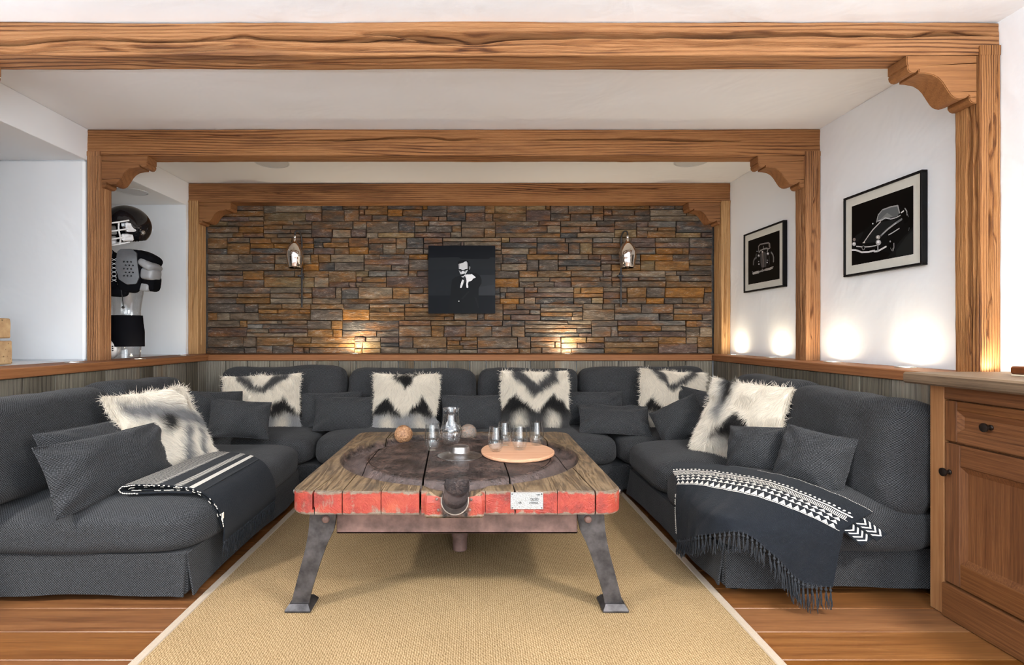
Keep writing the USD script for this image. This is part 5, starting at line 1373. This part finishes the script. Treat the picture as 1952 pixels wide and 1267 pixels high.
CAR1 = [
 (Q1, None, (0.0065, 0.0062, 0.006)), ([(500, 1010), (560, 930), (640, 820), (785, 660), (785, 965), (300, 1062)], None, (0.018, 0.019, 0.019)), ([(600, 930), (700, 780), (785, 700), (785, 965), (600, 1000)], None, (0.030, 0.032, 0.032)),
 ([(135, 900), (150, 830), (230, 740), (330, 650), (380, 600), (400, 535), (450, 480), (540, 450), (620, 435), (690, 450), (730, 520), (745, 640), (720, 740), (620, 830), (585, 930), (540, 960), (480, 940), (390, 950), (240, 955), (140, 940)], None, (0.010, 0.0105, 0.0105)),
 ([(262, 850), (330, 735), (420, 625), (600, 590), (540, 650), (430, 750), (385, 840)], None, (0.030, 0.032, 0.033)),
 ([(140, 800), (175, 765), (250, 720), (230, 780), (185, 840)], None, (0.020, 0.021, 0.022)),
 ([(400, 605), (412, 545), (455, 495), (540, 460), (612, 447), (628, 520), (612, 555), (500, 585), (440, 600)], None, (0.11, 0.12, 0.125)), ([(420, 600), (500, 520), (560, 560), (500, 582)], None, (0.19, 0.20, 0.20)),
 ([(388, 622), (405, 545), (450, 490), (540, 455), (612, 442), (632, 520)], 0.007, (0.32, 0.32, 0.32)),
 ([(632, 440), (690, 455), (725, 520), (735, 600), (690, 640), (650, 560)], None, (0.006, 0.006, 0.006)), ([(690, 470), (710, 500), (715, 540)], 0.006, (0.35, 0.35, 0.36)), ([(655, 515), (675, 500)], 0.008, (0.6, 0.6, 0.6)),
 ([(400, 612), (450, 598), (480, 575), (540, 588), (600, 570), (640, 548)], 0.006, (0.42, 0.42, 0.43)),
 ([(254, 845), (300, 775), (350, 705), (430, 620)], 0.007, (0.48, 0.46, 0.44)), ([(240, 850), (262, 826), (270, 850)], None, (0.6, 0.56, 0.5)),
 ([(440, 765), (500, 705), (580, 640), (655, 590)], 0.012, (0.16, 0.165, 0.17)), ([(455, 750), (520, 690), (600, 630)], 0.005, (0.42, 0.42, 0.43)),
 (circ(408, 785, 24, 22), None, (0.35, 0.33, 0.31)), (circ(412, 842, 28, 30), None, (0.42, 0.42, 0.43)), (circ(410, 836, 14, 14), None, (0.80, 0.80, 0.82)), (circ(404, 783, 9), None, (0.75, 0.75, 0.75)),
 (circ(155, 812, 15, 18), None, (0.25, 0.2, 0.18)), (circ(154, 860, 20, 22), None, (0.45, 0.44, 0.44)), (circ(152, 856, 10), None, (0.8, 0.8, 0.8)),
 ([(180, 885), (250, 892), (320, 888), (392, 874)], 0.006, (0.5, 0.5, 0.5)), ([(190, 900), (392, 892), (388, 922), (240, 940), (195, 925)], None, (0.006, 0.006, 0.006)),
 (circ(254, 900, 18, 24), None, (0.30, 0.30, 0.30)), (circ(254, 900, 12, 17), None, (0.015, 0.015, 0.015)),
 ([(130, 925), (172, 925), (238, 948), (310, 944), (372, 930)], 0.010, (0.62, 0.62, 0.63)), ([(372, 940), (410, 935), (450, 912), (495, 886)], 0.010, (0.62, 0.62, 0.63)), ([(408, 870), (410, 935)], 0.008, (0.3, 0.3, 0.3)),
 (circ(558, 880, 32, 66), None, (0.004, 0.004, 0.004)), ([(572, 930), (582, 890), (580, 850)], 0.006, (0.28, 0.28, 0.28)), (circ(541, 830, 8, 10), None, (0.35, 0.35, 0.36)), ([(545, 900), (560, 930), (572, 900)], 0.004, (0.16, 0.16, 0.16)),
 ([(525, 758), (560, 738), (636, 688)], 0.006, (0.45, 0.45, 0.46)), (circ(353, 640, 8), None, (0.5, 0.5, 0.5)), ([(720, 520), (735, 560)], 0.004, (0.12, 0.12, 0.12)), ([(745, 680), (740, 710)], 0.004, (0.10, 0.10, 0.10)),
]
car_picture('framed photograph of a vintage sports coupe, larger-looking and nearer on the right wall', 3.226, 2.658, 1.4535, 1.9265, Q1, CAR1, 0.062)
Q2 = [(160, 390), (640, 222), (648, 965), (165, 1058)]
CAR2 = [
 (Q2, None, (0.010, 0.009, 0.008)), ([(165, 860), (645, 760), (648, 965), (165, 1058)], None, (0.014, 0.013, 0.011)),
 ([(240, 770), (245, 680), (285, 620), (320, 540), (480, 500), (530, 560), (565, 620), (560, 700), (545, 740), (450, 790), (330, 800)], None, (0.013, 0.012, 0.012)),
 ([(322, 545), (318, 470), (345, 438), (470, 414), (492, 428), (496, 490)], 0.011, (0.22, 0.20, 0.19)), ([(470, 414), (500, 440), (500, 480), (480, 480)], None, (0.20, 0.17, 0.16)),
 ([(330, 560), (345, 535), (395, 512), (440, 498), (468, 505), (455, 550)], 0.012, (0.25, 0.24, 0.23)), ([(390, 512), (395, 470)], 0.010, (0.2, 0.2, 0.19)),
 ([(348, 590), (365, 560), (385, 550), (430, 560), (445, 580), (448, 700), (440, 780), (370, 795), (352, 720)], None, (0.060, 0.055, 0.055)),
 ([(385, 560), (392, 680), (392, 785)], 0.010, (0.26, 0.22, 0.20)), ([(365, 570), (362, 700), (372, 780)], 0.005, (0.16, 0.15, 0.15)), ([(420, 565), (428, 700), (424, 775)], 0.005, (0.12, 0.12, 0.12)), (circ(382, 552, 13), None, (0.6, 0.58, 0.55)),
 (circ(325, 612, 17, 22), None, (0.25, 0.25, 0.26)), (circ(324, 608, 9), None, (0.7, 0.7, 0.72)), (circ(468, 580, 18, 22), None, (0.35, 0.35, 0.36)), (circ(466, 576, 10), None, (0.85, 0.85, 0.87)),
 (circ(330, 740, 11), None, (0.55, 0.56, 0.6)), (circ(326, 700, 9), None, (0.3, 0.31, 0.34)), (circ(458, 714, 11), None, (0.55, 0.56, 0.58)), (circ(462, 680, 12, 9), None, (0.2, 0.2, 0.21)), (circ(300, 545, 9), None, (0.3, 0.3, 0.32)), (circ(487, 500, 8), None, (0.3, 0.3, 0.32)),
 ([(246, 745), (250, 690), (262, 662), (290, 640)], 0.016, (0.13, 0.125, 0.125)), ([(285, 640), (290, 590)], 0.012, (0.10, 0.10, 0.10)), ([(520, 560), (545, 590), (558, 640), (556, 700)], 0.013, (0.20, 0.20, 0.20)), ([(490, 620), (495, 740)], 0.008, (0.05, 0.05, 0.05)),
 ([(245, 884), (300, 868), (330, 862)], 0.020, (0.46, 0.44, 0.42)), ([(330, 862), (395, 838), (470, 820)], 0.012, (0.28, 0.27, 0.26)), ([(440, 826), (500, 812), (545, 792)], 0.018, (0.36, 0.34, 0.32)), ([(385, 820), (392, 850)], 0.010, (0.25, 0.24, 0.23)), ([(540, 800), (555, 780)], 0.010, (0.2, 0.2, 0.2)), ([(232, 858), (250, 870)], 0.008, (0.2, 0.2, 0.2)),
]
car_picture('framed photograph of an open 1930s car seen head-on, beside the stone wall', 4.426, 3.854, 1.4555, 1.9345, Q2, CAR2, 0.062)

# ---------------------------------------------------------------- wall sconces: silvered bottles hung on iron hooks
def sconce(x, side, label):
    t = thing('wall_sconce', label, 'sconce', (x, 4.762, 0), group='silvered bottle sconces')
    prof = np.array([(0.0, 1.990), (0.0115, 1.990), (0.0125, 1.985), (0.0118, 1.965), (0.013, 1.955), (0.022, 1.938), (0.040, 1.915), (0.058, 1.880), (0.0675, 1.845), (0.068, 1.815), (0.063, 1.775), (0.055, 1.725), (0.0495, 1.706), (0.047, 1.7055), (0.052, 1.728), (0.060, 1.776), (0.0645, 1.815), (0.064, 1.845), (0.055, 1.878), (0.0, 1.93)])[::-1]
    obj('bottle', lathe(np.vstack([curve(prof[:6], 16), curve(prof[5:], 60)[1:]]) * (1.14, 1.0), 48), M['chrome'], t, 50)
    hx = side * 0.038
    hook = curve([(0.0, 0.0, 1.985), (0.0, 0.0, 2.010), (side * 0.006, 0.004, 2.030), (side * 0.020, 0.014, 2.036), (side * 0.034, 0.030, 2.022), (hx, 0.060, 1.99), (hx, 0.074, 1.90), (hx, 0.074, 1.65), (hx, 0.074, 1.358)], 60)
    obj('hook_rod', tube(hook, np.interp(np.arange(60), [0, 8, 60], [0.0065, 0.0075, 0.0085]), 10), M['iron'], t, True)
    cl = cat_([chbox((hx - 0.034, 0.060, 1.632), (hx + 0.020, 0.084, 1.650), 0.004), tube([(hx - 0.03, 0.072, 1.641), (hx - 0.03, 0.044, 1.641)], 0.005, 8), chbox((hx - 0.014, 0.080, 1.615), (hx + 0.014, 0.096, 1.668), 0.003)])
    obj('clamp', cl, M['iron'], t, 30)
sconce(-1.605, 1, 'silvered bottle sconce on an iron hook, left of the portrait')
sconce(1.355, -1, 'silvered bottle sconce on an iron hook, right of the portrait')

# ---------------------------------------------------------------- old pine cabinet on the right
CAB = [(0.0, (0.026, 0.0085, 0.003)), (0.35, (0.076, 0.027, 0.008)), (0.7, (0.128, 0.048, 0.015)), (1.0, (0.185, 0.078, 0.027))]
M['cab_z'] = wood('cabinet_pine_upright', 'z', CAB, pitch=0.02, warp=20, stretch=9, bump=0.15, varies=0.2, streak=((0.065, 0.026, 0.010), 0.55), contrast=0.3, knots=0.8)
M['cab_field'] = wood('cabinet_pine_field', 'z', CAB, pitch=0.07, warp=16, stretch=7, bump=0.08, varies=0.1, streak=((0.060, 0.022, 0.008), 0.6), contrast=0.16, knots=0.9)
M['cab_y'] = wood('cabinet_pine_rail', 'y', CAB, pitch=0.012, warp=12, stretch=10, bump=0.2, varies=0.2, streak=((0.065, 0.026, 0.010), 0.5), contrast=0.35, knots=0.8)
M['cab_pale'] = wood('cabinet_pine_stile', 'z', [(0.0, (0.11, 0.041, 0.013)), (0.5, (0.215, 0.090, 0.031)), (1.0, (0.30, 0.145, 0.058))], pitch=0.018, stretch=10, bump=0.12, varies=0.1, contrast=0.3)
M['cab_top'] = wood('cabinet_top_pine', 'y', [(0.0, (0.05, 0.031, 0.018)), (0.5, (0.135, 0.090, 0.055)), (1.0, (0.22, 0.155, 0.100))], pitch=0.014, stretch=12, bump=0.15, varies=0.1, contrast=0.3)
M['knob'] = plain('bronze_knob', (0.020, 0.014, 0.011), 0.35, 0.6)
def cabinet():
    t = thing('cabinet', 'old pine sideboard with one drawer and a panelled door at the right edge', 'cabinet')
    xf, yb, yn = 1.85, 2.178, 1.15
    obj('carcass', box((xf + 0.022, yn, 0.02), (XR - 0.004, yb - 0.004, 0.905)), M['cab_z'], t, False)
    obj('corner_stile', chbox((xf, 2.112, 0.001), (xf + 0.022, yb, 0.905), 0.003), M['cab_pale'], t, False, label='paler corner stile')
    obj('top_rail', chbox((xf, yn, 0.852), (xf + 0.022, 2.1115, 0.905), 0.002), M['cab_y'], t, False)
    obj('plinth', chbox((xf - 0.012, yn, 0.001), (xf + 0.0215, 2.1115, 0.132), 0.004), M['cab_y'], t, False)
    obj('worktop', chbox((xf - 0.068, yn, 0.906), (XR - 0.003, 2.235, 0.951), 0.007), M['cab_top'], t, False)
    # drawer front: frame with a sunk, bevelled field
    def panelled(name, y0, y1, z0, z1, fy, ft, fb, sunk, mats):
        d = thing_part(t, name)
        x0, x1 = xf - 0.001, xf + 0.021
        obj('stile', chbox((x0, y1 - fy, z0), (x1, y1, z1), 0.003), mats[0], d, False)
        obj('stile', chbox((x0, y0, z0), (x1, y0 + fy, z1), 0.003), mats[0], d, False)
        obj('rail', chbox((x0, y0 + fy + 0.0003, z1 - ft), (x1, y1 - fy - 0.0003, z1), 0.003), mats[1], d, False)
        obj('rail', chbox((x0, y0 + fy + 0.0003, z0), (x1, y1 - fy - 0.0003, z0 + fb), 0.003), mats[1], d, False)
        a, b, c, e = y0 + fy, y1 - fy, z0 + fb, z1 - ft; k = 0.022
        v = [(x0 + sunk, y, z) for y in (a + k, b - k) for z in (c + k, e - k)] + [(x0 + 0.002, y, z) for y in (a, b) for z in (c, e)]
        ring_ = [(4, 5, 1, 0), (5, 7, 3, 1), (7, 6, 2, 3), (6, 4, 0, 2)]
        m = tm((np.array(v), np.array(ring_ + [(0, 1, 3, 2)])))
        trimesh.repair.fix_normals(m)
        back = box((x0 + sunk + 0.0005, a, c), (x1 - 0.001, b, e))
        obj('field', cat_([m, back]), mats[2], d, False)
        return d
    dr = panelled('drawer', 1.625, 2.108, 0.690, 0.848, 0.052, 0.035, 0.036, 0.012, (M['cab_z'], M['cab_y'], M['cab_y']))
    panelled('drawer', 1.16, 1.615, 0.690, 0.848, 0.052, 0.035, 0.036, 0.012, (M['cab_z'], M['cab_y'], M['cab_y']))
    do = panelled('door', 1.625, 2.108, 0.138, 0.682, 0.066, 0.082, 0.092, 0.012, (M['cab_z'], M['cab_y'], M['cab_field']))
    panelled('door', 1.16, 1.615, 0.138, 0.682, 0.066, 0.082, 0.092, 0.012, (M['cab_z'], M['cab_y'], M['cab_field']))
    kn = lathe([(0, 0), (0.010, 0), (0.010, 0.003), (0.0055, 0.006), (0.0055, 0.016), (0.012, 0.020), (0.0165, 0.025), (0.016, 0.030), (0.010, 0.0325), (0, 0.033)], 24)
    Rk = rot((0, 1, 0), -90)
    obj('knob', move(kn, (xf + 0.011, 1.93, 0.769), Rk), M['knob'], dr, 30)
    obj('knob', move(kn, (xf - 0.001, 2.085, 0.570), Rk), M['knob'], do, 30)
def thing_part(parent, name):
    x = UsdGeom.Xform.Define(stage, path_of(parent) + '/' + numbered(path_of(parent), name)); return x.GetPrim()
cabinet()
M['leather'] = plain('brown_leather', (0.115, 0.030, 0.006), 0.4, wobble=0.2)
M['pages'] = plain('cream_paper', (0.70, 0.60, 0.45), 0.8)
t = thing('leather_box', 'small brown box lying on the cabinet top by the right wall', 'box', (2.0, 1.90, 0.9515))
obj('base', chbox((0, -0.16, 0), (0.16, 0.098, 0.006), 0.001), M['pages'], t, False)
obj('lid', chbox((-0.003, -0.163, 0.0062), (0.163, 0.101, 0.036), 0.006), M['leather'], t, 30)

# ---------------------------------------------------------------- blocks on the left ledge
def block_mat():
    g = NG(); p = g('geometry').position
    n = g('noise_texture', vector=p, scale=18.0, detail=4.0, roughness=0.6).fac
    hol = g('voronoi_texture', vector=p, scale=55.0, randomness=1.0).distance
    h = g.math('multiply', g.rng(hol, 0.28, 0.16), g.rng(g('noise_texture', vector=p, scale=25.0).fac, 0.5, 0.6))
    c = g.mix(h, g.ramp(n, [(0.3, (0.36, 0.21, 0.095)), (0.7, (0.56, 0.38, 0.20))]), (0.08, 0.04, 0.015))
    return g.done('worm_eaten_wood', g('principled_bsdf', base_color=c, roughness=0.8, normal=g('bump', height=h, strength=0.5, distance=0.01, invert=True).normal).BSDF)
M['block'] = block_mat()
for z0, z1, dx, tl, lab in ((SH + 0.001, SH + 0.131, 0.0, 0.0, 'lower worm-eaten wooden block at the left edge of the ledge'), (SH + 0.1345, SH + 0.246, -0.006, 2.0, 'upper worm-eaten wooden block lying on another at the left edge')):
    m = chbox((-0.30, -0.13, 0), (0, 0.13, z1 - z0), 0.006)
    m = m.subdivide().subdivide().subdivide(); m.vertices += m.vertex_normals * ((fbm(m.vertices * 14, 3, int(z0 * 100)) - 0.5) * 0.008)[:, None]
    m.vertices[:, 2] -= m.vertices[:, 2].min()
    m = move(m, (0, 0, 0), rot((0, 1, 0), -tl))
    m.vertices[:, 2] -= m.vertices[:, 2].min()
    obj('wooden_block', move(m, (-2.585 + dx, 2.86, z0)), M['block'], None, 40, lab, 'block')

# ---------------------------------------------------------------- football mannequin on the left ledge
M['helmet'] = plain('gloss_black_shell', (0.006, 0.006, 0.008), 0.08, spec=0.6)
M['bars'] = plain('white_coated_bars', (0.66, 0.66, 0.66), 0.3)
M['white_plastic'] = plain('white_plastic', (0.70, 0.70, 0.71), 0.35)
M['pad_grey'] = plain('grey_moulded_plastic', (0.085, 0.088, 0.095), 0.4, wobble=0.1)
M['pad_light'] = plain('light_grey_plastic', (0.24, 0.245, 0.255), 0.35)
M['black_cloth'] = plain('black_cloth', (0.003, 0.003, 0.0045), 0.9, spec=0.08)
def blob(rx, ry, rz, n=(2.5, 2.5, 2.5), sub=4):
    m = trimesh.creation.icosphere(sub, 1.0); p = m.vertices
    r = (np.abs(p[:, 0]) ** n[0] + np.abs(p[:, 1]) ** n[1] + np.abs(p[:, 2]) ** n[2]) ** (1 / np.mean(n))
    m.vertices = p / r[:, None] * (rx, ry, rz); return m
def mannequin():
    X0, Y0_, Zb = -2.475, 3.80, SH
    t = thing('football_mannequin', 'clear torso mannequin wearing a black football helmet, shoulder pads and shorts', 'mannequin', (X0, Y0_, Zb))
    # clear torso on clear hips
    sec = [(0.0, 0.085, 0.075), (0.03, 0.088, 0.078), (0.09, 0.094, 0.082), (0.18, 0.098, 0.085), (0.26, 0.095, 0.082), (0.33, 0.090, 0.074), (0.40, 0.098, 0.080), (0.48, 0.112, 0.088), (0.56, 0.12, 0.088), (0.63, 0.11, 0.075), (0.67, 0.06, 0.05), (0.70, 0.045, 0.045), (0.76, 0.042, 0.042)]
    sec = np.array(sec); zz = np.linspace(0.001, 0.76, 50); n = 40
    a = np.interp(zz, sec[:, 0], sec[:, 1]); b = np.interp(zz, sec[:, 0], sec[:, 2]); ang = np.linspace(0, 2 * PI, n, endpoint=False)
    V = np.stack([a[:, None] * np.cos(ang), b[:, None] * np.sin(ang) * (1 + 0.15 * (np.sin(ang) < 0) * np.exp(-((zz[:, None] - 0.52) / 0.1) ** 2)), np.broadcast_to(zz[:, None], (50, n))], -1)
    f = []
    for i in range(49):
        for j in range(n): f.append([i * n + j, i * n + (j + 1) % n, (i + 1) * n + (j + 1) % n, (i + 1) * n + j])
    outer = tm((V.reshape(-1, 3), np.array(f)))
    V2 = V.copy(); V2[..., :2] *= 0.965
    inner_ = tm((V2.reshape(-1, 3), np.array(f)[:, ::-1]))
    obj('torso', cat_([outer, inner_]), M['acrylic'], t, True, label='clear acrylic torso')
    # shorts
    z2 = np.linspace(0.085, 0.305, 16); pr = []
    a2 = np.interp(z2, [0.085, 0.2, 0.24, 0.305], [0.112, 0.112, 0.104, 0.099]); b2 = np.interp(z2, [0.085, 0.305], [0.096, 0.090])
    o = np.stack([a2[:, None] * np.cos(ang) * (1 + 0.02 * np.sin(5 * ang)), b2[:, None] * np.sin(ang) * (1 + 0.02 * np.sin(5 * ang)), np.broadcast_to(z2[:, None], (16, n))], -1)
    f2 = []
    for i in range(15):
        for j in range(n): f2.append([i * n + j, i * n + (j + 1) % n, (i + 1) * n + (j + 1) % n, (i + 1) * n + j])
    q = tm((o.reshape(-1, 3), np.array(f2))); o2 = o.copy(); o2[..., :2] *= 0.985
    obj('shorts', cat_([q, tm((o2.reshape(-1, 3), np.array(f2)[:, ::-1]))]), M['black_cloth'], t, True, label='black shorts')
    # shoulder pads
    def pad(cx, cy, cz, size, nn, yaw, tilt, mat, par, name, label=None, sub=4):
        m = blob(size[0] / 2, size[1] / 2, size[2] / 2, nn, sub)
        m = move(m, (cx, cy, cz), rot((0, 0, 1), yaw) @ rot((0, 1, 0), tilt))
        return obj(name, m, mat, par, True, label=label)
    def plate_with_holes(sgn):
        # chest plate: rounded outline with rows of vent holes, bent round the chest
        out = Polygon([(-0.062, 0.105), (-0.045, 0.125), (0.02, 0.128), (0.055, 0.10), (0.072, -0.07), (0.055, -0.115), (0.0, -0.12), (-0.05, -0.085), (-0.07, 0.0)]).buffer(-0.012).buffer(0.012)
        for r in range(5):
            for c in range(3):
                out = out.difference(Point(-0.018 + c * 0.022 + (r % 2) * 0.011, 0.035 - r * 0.024).buffer(0.0055, 4))
        m = trimesh.creation.extrude_polygon(out, 0.014, engine='earcut')
        for _ in range(2): m = m.subdivide_to_size(0.02)  if _ == 0 else m
        v = m.vertices.copy(); v[:, 0] *= sgn
        q = np.stack([v[:, 0], -v[:, 2] + 0.9 * v[:, 0] ** 2 + 1.2 * np.clip(v[:, 1] - 0.05, 0, 1) ** 2 * 3, v[:, 1]], 1)
        m = trimesh.Trimesh(q, m.faces if sgn < 0 else m.faces, process=False); trimesh.repair.fix_normals(m); return m
    for sgn in (1, -1):
        chest = obj('chest_plate', move(plate_with_holes(sgn), (0.082 * sgn + 0.005, -0.125, 0.632), rot((0, 0, 1), 14 * sgn)), M['pad_grey'], t, 30, label='grey vented chest plate')
        pad(0.085 * sgn, -0.085, 0.61, (0.145, 0.075, 0.30), (4, 3, 4), 14 * sgn, 4 * sgn, M['black_cloth'], t, 'chest_pad', 'black padding behind the chest plate')
        pad(0.150 * sgn, 0.0, 0.70, (0.15, 0.20, 0.10), (3, 3, 3), 0, 28 * sgn, M['black_cloth'], t, 'shoulder_arch')
        ep = pad(0.188 * sgn, -0.035, 0.655, (0.115, 0.16, 0.062), (4, 4, 3), 0, 34 * sgn, M['pad_light'], t, 'shoulder_cup', 'light grey shoulder cup')
        pad(0.188 * sgn, -0.03, 0.592, (0.10, 0.13, 0.085), (4, 4, 4), 0, 10 * sgn, M['pad_light'], t, 'shoulder_flap')
        pad(0.180 * sgn, -0.01, 0.535, (0.095, 0.12, 0.12), (4, 4, 4), 0, 8 * sgn, M['black_cloth'], t, 'arm_flap')
        pad(0.155 * sgn, -0.055, 0.50, (0.085, 0.05, 0.055), (4, 4, 4), 0, 8 * sgn, M['pad_light'], t, 'arm_tab')
    pad(-0.03, -0.09, 0.475, (0.20, 0.06, 0.085), (3, 3, 3), 0, 6, M['black_cloth'], t, 'belly_pad', 'black padding below the chest plates')
    lace = []
    for k in range(6):
        z = 0.69 - k * 0.028
        lace += [tube([(-0.012, -0.142, z), (0.022, -0.142, z - 0.018)], 0.0024, 5), tube([(0.022, -0.142, z), (-0.012, -0.142, z - 0.018)], 0.0024, 5)]
    obj('lacing', cat_(lace), M['white_plastic'], t, True, label='white lacing between the chest plates')
    st = curve([(0.036, -0.118, 0.49), (0.040, -0.108, 0.42), (0.038, -0.096, 0.365)], 12)
    obj('strap', cat_([tube(st, 0.003, 6), move(trimesh.creation.icosphere(2, 0.009), (0.038, -0.098, 0.358))]), M['black_metal'], t, True)
    # helmet: shell open at the face, turned to the viewer's left and bowed a little
    HX, HY, HZ = 0.004, 0.0, 0.940
    Rh = rot((0, 0, 1), -26) @ rot((1, 0, 0), 10)
    s = trimesh.creation.icosphere(5, 1.0); v = s.vertices * (0.118, 0.142, 0.128)
    # local: face towards -y
    u = s.vertices
    face = (u[:, 1] < -0.25) & (u[:, 2] < 0.10 + 0.0 * u[:, 1]) & (np.abs(u[:, 0]) < 0.78)
    low = u[:, 2] < -0.72
    keep = ~(face | low)[s.faces].all(1)
    sh = trimesh.Trimesh(v, s.faces[keep], process=False); sh.remove_unreferenced_vertices()
    jaw = sh.vertices.copy(); dd = np.clip(-jaw[:, 2] / 0.128, 0, 1); jaw[:, 0] *= 1 - 0.10 * dd ** 2; sh.vertices = jaw
    inn = sh.copy(); inn.vertices = inn.vertices * 0.93; inn.faces = inn.faces[:, ::-1]
    # stitch the rim
    eu = sh.edges_sorted; uq, ct = np.unique(eu, axis=0, return_counts=True); be = uq[ct == 1]
    nv = len(sh.vertices); quads = np.array([[a_, b_, b_ + nv, a_ + nv] for a_, b_ in be])
    full = tm((np.vstack([sh.vertices, inn.vertices]), np.vstack([np.c_[sh.faces, sh.faces[:, :1]][:, [0, 1, 2, 2]], np.c_[inn.faces + nv, inn.faces[:, :1] + nv][:, [0, 1, 2, 2]], quads])))
    full.update_faces(full.nondegenerate_faces()); 
    HP = lambda m: move(m, (HX, HY, HZ), Rh * 1.12)
    hel = obj('helmet', HP(full), M['helmet'], t, 45, label='glossy black football helmet')
    bars = []
    def bar(pts, r=0.0052): bars.append(tube(curve(pts, 26), r, 8))
    for z, dy, w in ((0.012, 0.0, 0.112), (-0.036, 0.016, 0.112), (-0.082, 0.010, 0.098), (-0.118, -0.006, 0.082)):
        bar([(-w, -0.055, z + 0.012), (-w * 0.82, -0.125, z), (-w * 0.42, -0.168 - dy, z - 0.006), (0, -0.182 - dy, z - 0.008), (w * 0.42, -0.168 - dy, z - 0.006), (w * 0.82, -0.125, z), (w, -0.055, z + 0.012)])
    for x in (-0.034, 0.034):
        bar([(x, -0.172, 0.006), (x, -0.192, -0.042), (x * 0.95, -0.186, -0.09), (x * 0.85, -0.168, -0.124)])
    for x in (-0.092, 0.092):
        bar([(x, -0.105, 0.012), (x * 1.02, -0.115, -0.04), (x * 0.85, -0.105, -0.09), (x * 0.7, -0.11, -0.122)])
    obj('face_mask', HP(cat_(bars)), M['bars'], hel, True, label='white face mask bars')
    for x in (-1, 1):
        g_ = cat_([chbox((x * 0.100 - 0.010, -0.075, -0.045), (x * 0.100 + 0.012, -0.015, 0.012), 0.006), chbox((x * 0.086 - 0.012, -0.10, -0.100), (x * 0.086 + 0.012, -0.03, -0.055), 0.008)])
        obj('jaw_pad', HP(g_), M['white_plastic'], hel, 30)
        obj('ear_clip', HP(move(lathe([(0, 0), (0.013, 0), (0.012, 0.006), (0, 0.008)], 16), (x * 0.112, 0.02, -0.05), rot((0, 1, 0), 90 * x))), M['pewter'], hel, 30)
    obj('chin_cup', HP(move(blob(0.034, 0.024, 0.026), (0, -0.118, -0.100))), M['white_plastic'], hel, True)
    obj('front_badge', HP(chbox((-0.022, -0.142, 0.022), (0.022, -0.128, 0.042), 0.003)), M['white_plastic'], hel, False)
mannequin()
# white practice ball at its foot, mostly behind the post
t = thing('practice_ball', 'white ball at the foot of the mannequin, half hidden by the post', 'ball', (-2.556, 3.735, SH))
b = blob(0.062, 0.085, 0.068, (2, 1.8, 2)); obj('ball_cover', move(b, (0, 0, 0.069)), M['white_plastic'], t, True)
dots = [move(trimesh.creation.icosphere(1, 0.004), (0.062 * math.cos(a) * 0.94, -0.085 * 0.55 * math.cos(a * 0.6), 0.069 + z)) for a, z in ((0.1, 0.02), (0.1, 0.006), (0.1, -0.008), (0.35, 0.018), (0.35, 0.004), (0.35, -0.01))]
obj('black_dots', cat_(dots), M['black_metal'], t, True)
